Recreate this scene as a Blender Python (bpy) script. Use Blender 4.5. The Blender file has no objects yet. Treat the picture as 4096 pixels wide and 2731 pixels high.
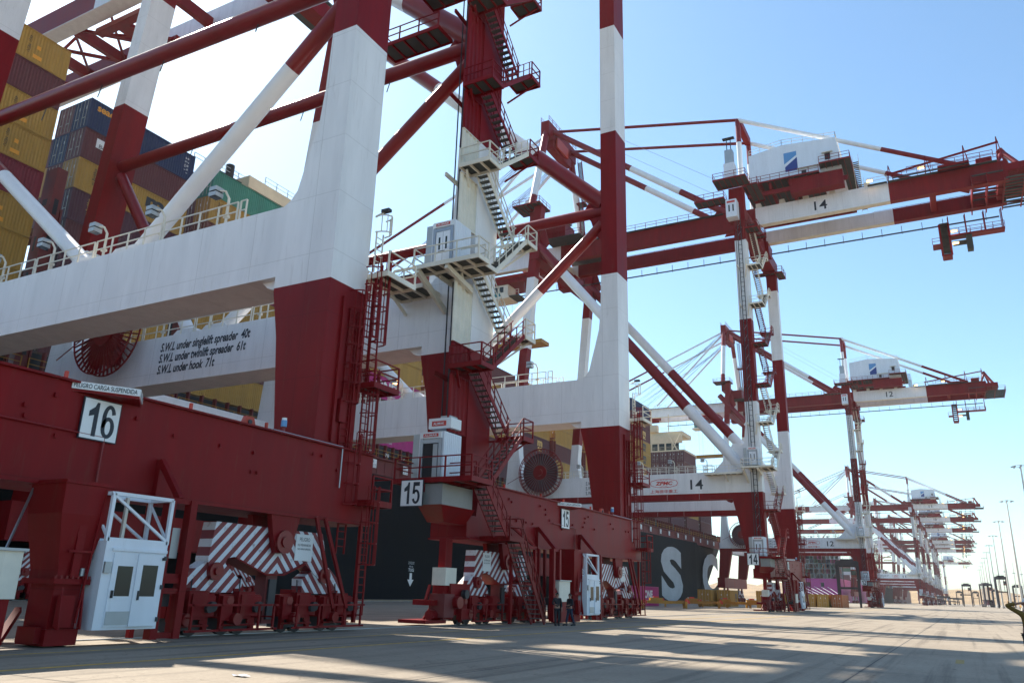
import bpy, math, random
from mathutils import Vector, Matrix
random.seed(7)
R=math.radians
sc=bpy.context.scene; col=sc.collection
# ------------------------------------------------------------------ camera, sky, sun, exposure
def setup():
    yaw,pitch,roll=R(-29.053),R(17.439),R(1.639)
    fwd=Vector((math.sin(yaw)*math.cos(pitch),math.cos(yaw)*math.cos(pitch),math.sin(pitch)))
    rt=Vector((math.cos(yaw),-math.sin(yaw),0)); up=rt.cross(fwd)
    r2=math.cos(roll)*rt+math.sin(roll)*up; u2=-math.sin(roll)*rt+math.cos(roll)*up
    m=Matrix((r2,u2,-fwd)).transposed().to_4x4(); m.translation=Vector((0,0,1.74))
    cd=bpy.data.cameras.new('camera'); co=bpy.data.objects.new('camera',cd); col.objects.link(co)
    co.matrix_world=m; cd.sensor_width=36; cd.lens=27.842; cd.clip_end=20000; cd.clip_start=.1
    sc.camera=co
setup()
SUN_K=(.88,-.37)          # ground shift of a shadow per metre of height (x, y)
sd=Vector((-SUN_K[0],-SUN_K[1],1)).normalized()
elev=math.asin(sd.z); azim=math.atan2(sd.x,sd.y)
W=bpy.data.worlds.new('World'); sc.world=W; W.use_nodes=True
nt=W.node_tree; bg=nt.nodes['Background']; sk=nt.nodes.new('ShaderNodeTexSky')
sk.sky_type='NISHITA'; sk.sun_disc=False; sk.sun_elevation=elev; sk.sun_rotation=azim
sk.air_density=1.0; sk.dust_density=.7; sk.ozone_density=1.0; sk.altitude=0
tn=nt.nodes.new('ShaderNodeMix'); tn.data_type='RGBA'; tn.blend_type='MULTIPLY'; tn.inputs[0].default_value=1; tn.inputs[7].default_value=(.90,1.09,1.12,1)
nt.links.new(sk.outputs[0],tn.inputs[6]); nt.links.new(tn.outputs[2],bg.inputs[0]); bg.inputs[1].default_value=.112
sl=bpy.data.lights.new('sun','SUN'); sl.energy=5.0; sl.angle=R(.5); sl.color=(1,.92,.80)
so=bpy.data.objects.new('sun',sl); col.objects.link(so); so.rotation_euler=sd.to_track_quat('Z','Y').to_euler(); so.location=(-60,20,120)
vs=sc.view_settings; vs.view_transform='Standard'; vs.look='None'; vs.gamma=1; vs.use_curve_mapping=False; vs.exposure=.98
sc.cycles.max_bounces=6; sc.cycles.diffuse_bounces=4; sc.cycles.volume_bounces=0

# ------------------------------------------------------------------ materials
M={}
def mat(key,c,rough=.5,metal=0,var=.12,vs_=.6,grime=0,emit=0,spec=.5,streak=False,coat=0,seam=0):
    m=bpy.data.materials.new(key); m.use_nodes=True; n=m.node_tree; b=n.nodes['Principled BSDF']; L=n.links.new
    b.inputs['Base Color'].default_value=(*c,1); b.inputs['Roughness'].default_value=rough; b.inputs['Metallic'].default_value=metal
    b.inputs['Specular IOR Level'].default_value=spec
    if coat: b.inputs['Coat Weight'].default_value=coat; b.inputs['Coat Roughness'].default_value=.15
    if emit: b.inputs['Emission Color'].default_value=(*c,1); b.inputs['Emission Strength'].default_value=emit
    if var:
        g=n.nodes.new('ShaderNodeNewGeometry'); mp=n.nodes.new('ShaderNodeMapping'); mp.inputs['Scale'].default_value=(vs_,vs_,vs_*(.18 if streak else 1))
        ns=n.nodes.new('ShaderNodeTexNoise'); ns.inputs['Detail'].default_value=6; ns.inputs['Roughness'].default_value=.62; ns.inputs['Scale'].default_value=1.6
        L(g.outputs['Position'],mp.inputs[0]); L(mp.outputs[0],ns.inputs['Vector'])
        rp=n.nodes.new('ShaderNodeMapRange'); rp.inputs[1].default_value=.3; rp.inputs[2].default_value=.7; rp.inputs[3].default_value=1-var; rp.inputs[4].default_value=1+var*.6
        L(ns.outputs[0],rp.inputs[0])
        mx=n.nodes.new('ShaderNodeMix'); mx.data_type='RGBA'; mx.blend_type='MULTIPLY'; mx.inputs[0].default_value=1; mx.inputs[6].default_value=(*c,1)
        L(rp.outputs[0],mx.inputs[7]); out=mx.outputs[2]
        if grime:
            n2=n.nodes.new('ShaderNodeTexNoise'); n2.inputs['Scale'].default_value=3; n2.inputs['Detail'].default_value=8; n2.inputs['Roughness'].default_value=.75
            m2=n.nodes.new('ShaderNodeMapping'); m2.inputs['Scale'].default_value=(1.3,1.3,.12); L(g.outputs['Position'],m2.inputs[0]); L(m2.outputs[0],n2.inputs['Vector'])
            r2=n.nodes.new('ShaderNodeMapRange'); r2.inputs[1].default_value=.56; r2.inputs[2].default_value=.78; r2.inputs[3].default_value=0; r2.inputs[4].default_value=grime
            L(n2.outputs[0],r2.inputs[0]); m3=n.nodes.new('ShaderNodeMix'); m3.data_type='RGBA'; L(r2.outputs[0],m3.inputs[0]); L(out,m3.inputs[6]); m3.inputs[7].default_value=(.16,.10,.06,1); out=m3.outputs[2]
        if seam:
            sx=n.nodes.new('ShaderNodeSeparateXYZ'); L(g.outputs['Position'],sx.inputs[0]); prev=None
            for idx,per in ((2,2.9),(0,3.7)):
                d_=n.nodes.new('ShaderNodeMath'); d_.operation='DIVIDE'; d_.inputs[1].default_value=per; L(sx.outputs[idx],d_.inputs[0])
                f_=n.nodes.new('ShaderNodeMath'); f_.operation='FRACT'; L(d_.outputs[0],f_.inputs[0])
                c_=n.nodes.new('ShaderNodeMath'); c_.operation='COMPARE'; c_.inputs[1].default_value=.5; c_.inputs[2].default_value=.0055; L(f_.outputs[0],c_.inputs[0])
                if prev: a_=n.nodes.new('ShaderNodeMath'); a_.operation='MAXIMUM'; L(prev,a_.inputs[0]); L(c_.outputs[0],a_.inputs[1]); prev=a_.outputs[0]
                else: prev=c_.outputs[0]
            k_=n.nodes.new('ShaderNodeMath'); k_.operation='MULTIPLY'; k_.inputs[1].default_value=seam; L(prev,k_.inputs[0])
            m4=n.nodes.new('ShaderNodeMix'); m4.data_type='RGBA'; L(k_.outputs[0],m4.inputs[0]); L(out,m4.inputs[6]); m4.inputs[7].default_value=(c[0]*.35,c[1]*.33,c[2]*.3,1); out=m4.outputs[2]
        L(out,b.inputs['Base Color'])
        rr=n.nodes.new('ShaderNodeMapRange'); rr.inputs[3].default_value=rough*.8; rr.inputs[4].default_value=min(1,rough*1.25); L(ns.outputs[0],rr.inputs[0]); L(rr.outputs[0],b.inputs['Roughness'])
    M[key]=m; return m
mat('red',(.205,.006,.008),.46,var=.2,streak=True,grime=.38,spec=.16,seam=.34)
mat('white',(.80,.79,.79),.4,var=.1,streak=True,grime=.3,seam=.3)
mat('redt',(.205,.006,.008),.32,var=.15,streak=True,grime=.15,spec=.4)
mat('whitet',(.80,.79,.79),.34,var=.06,streak=True,grime=.15)
mat('hullwhite',(.42,.43,.44),.6,var=.15,vs_=.2,grime=.3,seam=.3)
mat('cream',(.74,.69,.58),.5,var=.12,grime=.25)
mat('orange',(.45,.045,.02),.5)
mat('grate',(.055,.06,.055),.8,var=.3)
mat('galv',(.42,.44,.45),.45,metal=.5)
mat('tread',(.10,.105,.10),.7)
mat('steel',(.35,.37,.4),.35,metal=.7)
mat('darkmetal',(.03,.03,.035),.5)
mat('black',(.012,.012,.014),.6,var=.2)
mat('ink',(.012,.018,.03),.5,var=0)
mat('signwhite',(.78,.8,.8),.4,var=.03)
mat('signred',(.55,.03,.02),.4,var=0)
mat('cab',(.74,.77,.82),.4,var=.08,grime=.3,streak=True)
mat('tyre',(.02,.02,.02),.8)
mat('glass',(.02,.03,.03),.12,var=0,spec=.35)
mat('teal',(.03,.16,.17),.1,var=0)
mat('logolight',(.10,.28,.55),.4,var=0); mat('logodark',(.015,.04,.22),.4,var=0)
mat('hullblack',(.008,.010,.012),.65,var=.3,vs_=.12,grime=.12,spec=.12,seam=.4)
mat('hullmagenta',(.42,.02,.20),.5,var=.12,vs_=.15)
mat('shipcream',(.68,.56,.38),.5,var=.1)
mat('shipred',(.16,.025,.022),.6,var=.25,grime=.2)
mat('latticegrey',(.12,.15,.16),.6)
mat('yellow',(.40,.19,.012),.5,var=.2,grime=.2)
mat('linepaint',(.55,.34,.06),.8,var=.45,vs_=2)
mat('fadedpaint',(.36,.25,.07),.85,var=.5,vs_=5)
mat('reeldark',(.05,.012,.02),.5)
mat('greybox',(.26,.26,.25),.5,grime=.4)
mat('lampglow',(1,.55,.18),.5,var=0,emit=3.5)
mat('rope',(.20,.22,.27),.5,var=0)
mat('skin',(.30,.16,.11),.5,var=0); mat('cloth_dark',(.012,.014,.02),.8,var=.2); mat('cloth_hivis',(.17,.10,.015),.8,var=.2); mat('cloth_blue',(.02,.03,.06),.8)
mat('hair',(.012,.008,.006),.7,var=0); mat('helmet',(.7,.7,.68),.4,var=0)
mat('pole',(.62,.57,.50),.5); mat('paper',(.7,.72,.78),.6)
mat('hill',(.36,.24,.12),1,var=.4,vs_=.012,spec=0); mat('water',(.01,.04,.045),.12,var=.1)
mat('straddle',(.03,.025,.03),.6); mat('straddle_red',(.16,.03,.02),.6); mat('car',(.7,.7,.7),.3)
mat('doorline',(.5,.47,.4),.4,metal=.4)
CC=dict(yellow=(.40,.23,.04),maroon=(.115,.026,.028),purple=(.085,.022,.035),red=(.20,.02,.03),blue=(.013,.028,.085),teal=(.04,.21,.15),magenta=(.42,.015,.17),brown=(.15,.045,.035),white=(.55,.56,.55),orange=(.42,.12,.03),green=(.03,.12,.05))
for k,c in CC.items(): mat('box_'+k,c,.55,var=.16,vs_=.5,grime=.3,streak=True)
def stripe_mat():
    m=bpy.data.materials.new('hazard_stripes'); m.use_nodes=True; n=m.node_tree; b=n.nodes['Principled BSDF']; L=n.links.new
    uv=n.nodes.new('ShaderNodeUVMap'); uv.uv_map='u'; sp=n.nodes.new('ShaderNodeSeparateXYZ'); L(uv.outputs[0],sp.inputs[0])
    ab=n.nodes.new('ShaderNodeMath'); ab.operation='ABSOLUTE'; L(sp.outputs[0],ab.inputs[0])
    mu=n.nodes.new('ShaderNodeMath'); mu.operation='MULTIPLY'; mu.inputs[1].default_value=1.05; L(ab.outputs[0],mu.inputs[0])
    ad=n.nodes.new('ShaderNodeMath'); ad.operation='ADD'; L(mu.outputs[0],ad.inputs[0]); L(sp.outputs[1],ad.inputs[1])
    dv=n.nodes.new('ShaderNodeMath'); dv.operation='DIVIDE'; dv.inputs[1].default_value=.5; L(ad.outputs[0],dv.inputs[0])
    fr=n.nodes.new('ShaderNodeMath'); fr.operation='FRACT'; L(dv.outputs[0],fr.inputs[0])
    gt=n.nodes.new('ShaderNodeMath'); gt.operation='GREATER_THAN'; gt.inputs[1].default_value=.52; L(fr.outputs[0],gt.inputs[0])
    mx=n.nodes.new('ShaderNodeMix'); mx.data_type='RGBA'; L(gt.outputs[0],mx.inputs[0]); mx.inputs[6].default_value=(.20,.016,.022,1); mx.inputs[7].default_value=(.66,.68,.72,1)
    gg=n.nodes.new('ShaderNodeNewGeometry'); ns=n.nodes.new('ShaderNodeTexNoise'); ns.inputs['Scale'].default_value=3.5; ns.inputs['Detail'].default_value=9; ns.inputs['Roughness'].default_value=.7; L(gg.outputs['Position'],ns.inputs['Vector'])
    rr=n.nodes.new('ShaderNodeMapRange'); rr.inputs[1].default_value=.54; rr.inputs[2].default_value=.68; rr.inputs[4].default_value=.65; L(ns.outputs[0],rr.inputs[0])
    m2=n.nodes.new('ShaderNodeMix'); m2.data_type='RGBA'; L(rr.outputs[0],m2.inputs[0]); L(mx.outputs[2],m2.inputs[6]); m2.inputs[7].default_value=(.17,.06,.05,1)
    L(m2.outputs[2],b.inputs['Base Color']); b.inputs['Roughness'].default_value=.5; M['stripes']=m
stripe_mat()
def ground_mat():
    m=bpy.data.materials.new('concrete_apron'); m.use_nodes=True; n=m.node_tree; b=n.nodes['Principled BSDF']; L=n.links.new
    g=n.nodes.new('ShaderNodeNewGeometry')
    def noise(s,d,r=.6,sc3=(1,1,1)):
        mp=n.nodes.new('ShaderNodeMapping'); mp.inputs['Scale'].default_value=sc3; L(g.outputs['Position'],mp.inputs[0])
        t=n.nodes.new('ShaderNodeTexNoise'); t.inputs['Scale'].default_value=s; t.inputs['Detail'].default_value=d; t.inputs['Roughness'].default_value=r; L(mp.outputs[0],t.inputs['Vector']); return t.outputs[0]
    def ramp(v,pts):
        r=n.nodes.new('ShaderNodeValToRGB'); e=r.color_ramp.elements
        e[0].position,e[0].color=pts[0][0],(*pts[0][1],1); e[1].position,e[1].color=pts[1][0],(*pts[1][1],1)
        for p,c in pts[2:]: x=e.new(p); x.color=(*c,1)
        L(v,r.inputs[0]); return r.outputs[0]
    a=ramp(noise(.25,8,.65),[(.3,(.245,.20,.148)),(.7,(.345,.285,.212))])
    f=ramp(noise(9,6,.8),[(.3,(.72,.72,.72)),(.7,(1.15,1.15,1.15))])
    st=ramp(noise(.9,7,.7,(1,.12,1)),[(.55,(1,1,1)),(.75,(.62,.6,.58))])
    x=n.nodes.new('ShaderNodeMix'); x.data_type='RGBA'; x.blend_type='MULTIPLY'; x.inputs[0].default_value=1; L(a,x.inputs[6]); L(f,x.inputs[7])
    y=n.nodes.new('ShaderNodeMix'); y.data_type='RGBA'; y.blend_type='MULTIPLY'; y.inputs[0].default_value=.8; L(x.outputs[2],y.inputs[6]); L(st,y.inputs[7])
    ty=ramp(noise(1.6,5,.6,(1,.02,1)),[(.52,(1,1,1)),(.62,(.55,.54,.53))]); z2=n.nodes.new('ShaderNodeMix'); z2.data_type='RGBA'; z2.blend_type='MULTIPLY'; z2.inputs[0].default_value=.75; L(y.outputs[2],z2.inputs[6]); L(ty,z2.inputs[7])
    sp=ramp(noise(2.2,3,.5),[(.66,(1,1,1)),(.72,(.5,.48,.46))]); z3=n.nodes.new('ShaderNodeMix'); z3.data_type='RGBA'; z3.blend_type='MULTIPLY'; z3.inputs[0].default_value=.6; L(z2.outputs[2],z3.inputs[6]); L(sp,z3.inputs[7])
    vo=n.nodes.new('ShaderNodeTexVoronoi'); vo.feature='DISTANCE_TO_EDGE'; vo.inputs['Scale'].default_value=.14; wv=n.nodes.new('ShaderNodeTexNoise'); wv.inputs['Scale'].default_value=.8; wv.inputs['Detail'].default_value=5
    va=n.nodes.new('ShaderNodeVectorMath'); va.operation='MULTIPLY_ADD'; L(g.outputs['Position'],wv.inputs['Vector']); L(wv.outputs['Color'],va.inputs[0]); va.inputs[1].default_value=(2.5,2.5,0); L(g.outputs['Position'],va.inputs[2]); L(va.outputs[0],vo.inputs['Vector'])
    ck=ramp(vo.outputs[0],[(.0012,(.45,.43,.4)),(.003,(1,1,1))]); z4=n.nodes.new('ShaderNodeMix'); z4.data_type='RGBA'; z4.blend_type='MULTIPLY'; z4.inputs[0].default_value=.7; L(z3.outputs[2],z4.inputs[6]); L(ck,z4.inputs[7])
    L(z4.outputs[2],b.inputs['Base Color']); b.inputs['Roughness'].default_value=.85
    bp=n.nodes.new('ShaderNodeBump'); bp.inputs['Strength'].default_value=.25; bp.inputs['Distance'].default_value=.01; L(noise(30,4,.7),bp.inputs['Height']); L(bp.outputs[0],b.inputs['Normal'])
    M['ground']=m
ground_mat(); mat('joint',(.06,.055,.05),.9)

# ------------------------------------------------------------------ mesh builder
V=Vector
class MB:
    def __init__(s): s.v=[];s.f=[];s.m=[];s.sm=[]
    def add(s,vs,fs,m,sm=False):
        o=len(s.v); s.v+=[tuple(p) for p in vs]
        for f in fs: s.f.append([o+i for i in f]); s.m.append(m); s.sm.append(sm)
        return s
    def box(s,x0,x1,y0,y1,z0,z1,m='red'):
        if x0>x1:x0,x1=x1,x0
        if y0>y1:y0,y1=y1,y0
        if z0>z1:z0,z1=z1,z0
        vs=[(x,y,z) for z in (z0,z1) for x,y in ((x0,y0),(x1,y0),(x1,y1),(x0,y1))]
        return s.add(vs,[(3,2,1,0),(4,5,6,7),(0,1,5,4),(1,2,6,5),(2,3,7,6),(3,0,4,7)],m)
    def frame(s,p,q):
        p,q=V(p),V(q); d=(q-p).normalized(); a=V((0,0,1)) if abs(d.z)<.97 else V((1,0,0))
        sd=d.cross(a).normalized(); return p,q,sd,sd.cross(d).normalized()
    def bar(s,p,q,w,h=None,m='red'):
        h=h or w; p,q,a,b=s.frame(p,q); a=a*w/2; b=b*h/2
        vs=[c+i*a+j*b for c in (p,q) for i,j in ((-1,-1),(1,-1),(1,1),(-1,1))]
        return s.add(vs,[(0,1,2,3),(7,6,5,4),(0,4,5,1),(1,5,6,2),(2,6,7,3),(3,7,4,0)],m)
    def tube(s,p,q,r,m='red',n=14,r2=None,caps=True):
        m={'red':'redt','white':'whitet'}.get(m,m); p,q,a,b=s.frame(p,q); r2=r if r2 is None else r2
        vs=[c+rr*(math.cos(2*math.pi*i/n)*a+math.sin(2*math.pi*i/n)*b) for c,rr in ((p,r),(q,r2)) for i in range(n)]
        s.add(vs,[(i,n+i,n+(i+1)%n,(i+1)%n) for i in range(n)],m,n>5)
        if caps: s.add(vs,[tuple(range(n)),tuple(range(2*n-1,n-1,-1))],m)
        return s
    def btube(s,p,q,r,band,n=18):
        p,q=V(p),V(q); ts=[0,1]
        for z in (() if isinstance(band,str) else band[0]):
            if abs(q.z-p.z)>1e-4:
                t=(z-p.z)/(q.z-p.z)
                if 0.01<t<.99: ts.append(t)
        ts.sort()
        for t0,t1 in zip(ts,ts[1:]): s.tube(p.lerp(q,t0),p.lerp(q,t1),r,bandat(band,(p.lerp(q,(t0+t1)/2)).z),n)
        return s
    def prism(s,poly,y0,y1,m='red',ax='Y'):
        # poly in (x,z) extruded along y, or (y,z) along x, or (x,y) along z
        f={'Y':lambda a,b,t:(a,t,b),'X':lambda a,b,t:(t,a,b),'Z':lambda a,b,t:(a,b,t)}[ax]; n=len(poly)
        vs=[f(a,b,t) for t in (y0,y1) for a,b in poly]
        ar=sum(poly[i][0]*poly[(i+1)%n][1]-poly[(i+1)%n][0]*poly[i][1] for i in range(n))
        flip=(ar>0)!=(ax=='Y')   # orientation bookkeeping
        fs=[tuple(range(n)),tuple(range(2*n-1,n-1,-1))]+[(i,n+i,n+(i+1)%n,(i+1)%n) for i in range(n)]
        if (y1>y0)==flip: fs=[tuple(reversed(k)) for k in fs]
        if ax=='Y': pass
        return s.add(vs,fs,m)
    def loft(s,secs,band):
        # secs: (z,x0,x1,y0,y1)
        out=[]
        for a,b in zip(secs,secs[1:]):
            out.append(a)
            for z in (() if isinstance(band,str) else band[0]):
                if a[0]+.01<z<b[0]-.01:
                    t=(z-a[0])/(b[0]-a[0]); out.append(tuple(a[i]*(1-t)+b[i]*t for i in range(5)))
        out.append(secs[-1]); out.sort(key=lambda k:k[0])
        for a,b in zip(out,out[1:]):
            vs=[(x,y,k[0]) for k in (a,b) for x,y in ((k[1],k[3]),(k[2],k[3]),(k[2],k[4]),(k[1],k[4]))]
            s.add(vs,[(0,1,5,4),(1,2,6,5),(2,3,7,6),(3,0,4,7)],bandat(band,(a[0]+b[0])/2))
        for k,fl in ((out[0],1),(out[-1],0)):
            vs=[(k[1],k[3],k[0]),(k[2],k[3],k[0]),(k[2],k[4],k[0]),(k[1],k[4],k[0])]
            s.add(vs,[(3,2,1,0) if fl else (0,1,2,3)],bandat(band,k[0]+(.05 if fl else -.05)))
        return s
    def rail(s,pts,m='white',h=1.0,sp=1.5,r=.035,mids=1,posts=True):
        for a,b in zip(pts,pts[1:]):
            a,b=V(a),V(b); n=max(1,round((b-a).length/sp))
            up=V((0,0,1))
            for k in range(mids+1): s.bar(a+up*h*(k+1)/(mids+1),b+up*h*(k+1)/(mids+1),r*1.6,r*1.6,m)
            if posts:
                for i in range(n+1):
                    c=a.lerp(b,i/n); s.bar(c,c+up*h,r*2,r*2,m)
        return s
    def build(s,name,parent=None,root=None,uvf=None):
        if not s.f: return None
        o=V(root.location) if root else V((0,0,0))
        me=bpy.data.meshes.new(name); me.from_pydata([(p[0]-o.x,p[1]-o.y,p[2]-o.z) for p in s.v],[],s.f)
        ks=[]; 
        for k in s.m:
            if k not in ks: ks.append(k)
        for k in ks: me.materials.append(M[k])
        ix={k:i for i,k in enumerate(ks)}
        me.polygons.foreach_set('material_index',[ix[k] for k in s.m]); me.polygons.foreach_set('use_smooth',s.sm)
        if uvf:
            ul=me.uv_layers.new(name='u')
            for lp in me.loops: ul.data[lp.index].uv=uvf(s.v[lp.vertex_index])
        me.update(); ob=bpy.data.objects.new(name,me); col.objects.link(ob)
        if parent: ob.parent=parent
        return ob
def bandat(b,z):
    if isinstance(b,str): return b
    i=sum(1 for k in b[0] if z>k); return b[1][i]
def tag(o,label=None,cat=None,group=None,kind=None):
    if label: o['label']=label
    if cat: o['category']=cat
    if group: o['group']=group
    if kind: o['kind']=kind
    return o
def empty(name,loc,label,cat,group=None):
    o=bpy.data.objects.new(name,None); o.location=loc; col.objects.link(o); o.empty_display_size=.5; tag(o,label,cat,group); return o
def copy_tree(o,parent=None):
    c=o.copy(); col.objects.link(c)
    if parent: c.parent=parent
    for ch in list(o.children): copy_tree(ch,c)
    return c
def text(s,name,p0,xd,ud,w,h,m,root,parent,off=0.0,shear=0,sp=1.0,ext=.004):
    """mesh lettering: fits string s into w x h at lower-left p0, along xd and ud"""
    cu=bpy.data.curves.new('t','FONT'); cu.body=s; cu.size=1; cu.offset=off; cu.shear=shear; cu.space_character=sp; cu.resolution_u=4; cu.space_line=.95
    to=bpy.data.objects.new('t',cu); col.objects.link(to); dg=bpy.context.evaluated_depsgraph_get(); me=bpy.data.meshes.new_from_object(to.evaluated_get(dg))
    bpy.data.objects.remove(to); bpy.data.curves.remove(cu)
    if not len(me.vertices): return None
    xs=[v.co.x for v in me.vertices]; ys=[v.co.y for v in me.vertices]; x0,x1,y0,y1=min(xs),max(xs),min(ys),max(ys)
    xd,ud,p0=V(xd).normalized(),V(ud).normalized(),V(p0); nn=xd.cross(ud)
    o=V(root.location) if root else V((0,0,0))
    for v in me.vertices:
        a=(v.co.x-x0)/(x1-x0)*w; b=(v.co.y-y0)/(y1-y0)*h; v.co=p0+a*xd+b*ud+nn*ext-o
    me.materials.clear(); me.materials.append(M[m]); me.name=name
    ob=bpy.data.objects.new(name,me); col.objects.link(ob)
    if parent: ob.parent=parent
    return ob

# ------------------------------------------------------------------ quay cranes
BANDA=((14.58,27.78,41.6,53.0),('red','white','red','white','red'))
BANDB=((15.65,28.4,40.8,53.5),('red','white','red','white','red'))
XF=-22.64
def wx(z): return -60.7+.0855*(z-28.8)          # landward face of the raked waterside legs

def deck(parent,root,x0,x1,y0,y1,z,m,sides='nsew',name='platform',gap=None):
    """steel platform: edge channels, grating, joists; railing as sub-part. s = -y side, n = +y side, w = -x, e = +x"""
    b=MB(); t=.22
    for a in ((x0,x1,y0,y0+.07),(x0,x1,y1-.07,y1),(x0,x0+.07,y0+.07,y1-.07),(x1-.07,x1,y0+.07,y1-.07)): b.box(a[0],a[1],a[2],a[3],z-t,z+.03,m)
    b.box(x0+.07,x1-.07,y0+.07,y1-.07,z-.06,z-.01,'grate')
    L=x1-x0; n=max(1,int(L/1.0))
    for i in range(1,n+1):
        x=x0+L*i/(n+1); b.box(x-.04,x+.04,y0+.07,y1-.07,z-t+.02,z-.065,m)
    p=b.build(name,parent,root); r=MB(); zz=z+.03
    if 's' in sides: r.rail([(x0+.05,y0+.04,zz),(x1-.05,y0+.04,zz)],m)
    if 'n' in sides: r.rail([(x0+.05,y1-.04,zz),(x1-.05,y1-.04,zz)],m)
    if 'w' in sides: r.rail([(x0+.04,y0+.05,zz),(x0+.04,y1-.05,zz)],m)
    if 'e' in sides: r.rail([(x1-.04,y0+.05,zz),(x1-.04,y1-.05,zz)],m)
    r.build('railing',p,root); return p
def flight(parent,root,x0,x1,ya,za,yb,zb,m):
    """stair flight running along y from (ya,za) to (yb,zb)"""
    b=MB()
    for x in (x0,x1): b.bar((x,ya,za-.05),(x,yb,zb-.05),.05,.26,m)
    n=max(3,round(abs(zb-za)/.24))
    for i in range(1,n):
        t=i/n; y=ya+(yb-ya)*t; z=za+(zb-za)*t; b.box(x0+.03,x1-.03,y-.14,y+.14,z-.04,z+.01,'tread')
    p=b.build('stair_flight',parent,root); r=MB()
    for x in (x0-.02,x1+.02):
        for h in (.5,1.0): r.bar((x,ya,za+h),(x,yb,zb+h),.045,.045,m)
        for i in range(5):
            t=(i+.3)/4.6; y=ya+(yb-ya)*t; z=za+(zb-za)*t; r.bar((x,y,z),(x,y,z+1.0),.05,.05,m)
    r.build('handrail',p,root)
def gantry(parent,root,X,c,det=2):
    """one corner of travelling gear: pivot lug, striped rocking beams, wheel trucks. c = y of the pivot"""
    s=1
    t=.32
    g=MB().prism([(c-.78,4.3),(c+.78,4.3),(c+.55,3.4),(c+.32,2.85),(c-.32,2.85),(c-.55,3.4)],X-.62,X-.38,'red','X').prism([(c-.78,4.3),(c+.78,4.3),(c+.55,3.4),(c+.32,2.85),(c-.32,2.85),(c-.55,3.4)],X+.38,X+.62,'red','X')
    g.tube((X-.7,c,3.25),(X+.72,c,3.25),.42,'red',18).tube((X-.74,c,3.25),(X+.78,c,3.25),.2,'red',14)
    g.build('pivot_lug',parent,root)
    Y=lambda *p:[(c+a,b) for a,b in p]
    main=MB().prism(Y((-3.0,3.76),(2.45,3.72),(2.85,2.5),(3.0,2.0),(2.5,1.95),(1.5,2.56),(.9,2.28),(.4,2.12),(-.5,2.10),(-1.3,2.38),(-2.0,2.62),(-2.3,2.55),(-2.55,1.98),(-3.0,1.95),(-3.15,2.5)),X-t,X+t,'stripes','X')
    for yy in (-2.8,2.72): main.tube((X-t-.1,c+yy,2.1),(X+t+.12,c+yy,2.1),.3,'red',16).tube((X-t-.1,c+yy,2.1),(X+t+.2,c+yy,2.1),.13,'red',12)
    # flanges along the belly
    for a,b2 in (((-2.0,2.60),(-.5,2.08)),((-.5,2.08),(.4,2.10)),((.4,2.10),(1.5,2.54))):
        main.bar((X,c+a[0],a[1]-.03),(X,c+b2[0],b2[1]-.03),.9,.05,'red')
    mo=main.build('rocking_beam',parent,root,uvf=lambda p:(p[1]-c-.1,p[2]))
    for yc in (-2.75,2.72):
        lb=MB().prism([(c+yc+a,b) for a,b in ((-1.1,1.42),(1.25,1.40),(1.3,1.75),(.35,2.42),(-.4,2.42),(-1.15,1.95))],X-t+.06,X+t-.06,'stripes','X')
        lb.build('lower_beam',parent,root,uvf=lambda p:(p[1]-c-.1,p[2]))
        for yt in ((-.95,1.15) if yc<0 else (-1.45,.75)):
            k=c+yc+yt; tr=MB()
            tr.box(X-.42,X+.42,k-.95,k+.95,.60,1.36,'red').box(X+.43,X+.6,k-.92,k-.45,.5,1.3,'red').box(X+.43,X+.55,k+.5,k+.9,.62,1.3,'red').tube((X+.56,k+.7,.95),(X+.72,k+.7,.95),.17,'darkmetal',12).box(X+.43,X+.66,k-.3,k+.45,.55,1.46,'red').box(X+.67,X+.72,k-.2,k+.35,.65,1.36,'red').box(X-.6,X-.43,k-.7,k+.7,.35,1.15,'red').box(X+.3,X+.42,k-.78,k-.6,.15,.6,'red').box(X+.3,X+.42,k+.6,k+.78,.15,.6,'red').box(X-.3,X+.3,k-.74,k+.74,.2,.598,'darkmetal').tube((X+.45,k-.6,1.15),(X+.62,k-.6,1.15),.16,'red',10).bar((X+.5,k-.75,.35),(X+.5,k+.75,.35),.06,.06,'red').bar((X+.45,k-.1,1.46),(X+.2,k+.1,1.9),.04,.04,'black')
            tr.box(X-.3,X+.3,k-.22,k+.22,1.361,1.55,'red')
            tr.tube((X+.45,k-.35,.55),(X+.8,k-.35,.55),.2,'red',12).tube((X+.5,k+.45,.9),(X+.85,k+.45,.9),.14,'darkmetal',10)
            tr.box(X+.43,X+.5,k+.38,k+.6,.4,1.2,'red').box(X-.5,X+.5,k-.1,k+.1,.3,.6,'darkmetal')
            to=tr.build('wheel_truck',parent,root)
            for yy in (-.36,.36): MB().tube((X-.09,k+yy,.34),(X+.09,k+yy,.34),.34,'darkmetal',16).tube((X-.14,k+yy,.34),(X+.14,k+yy,.34),.12,'red',10).build('wheel',to,root)
    MB().box(X-.25,X+.3,c-.35,c+.2,.35,2.1,'shipred').box(X+.31,X+.4,c-.25,c+.1,.5,1.9,'darkmetal').build('buffer_post',root,root)
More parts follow.
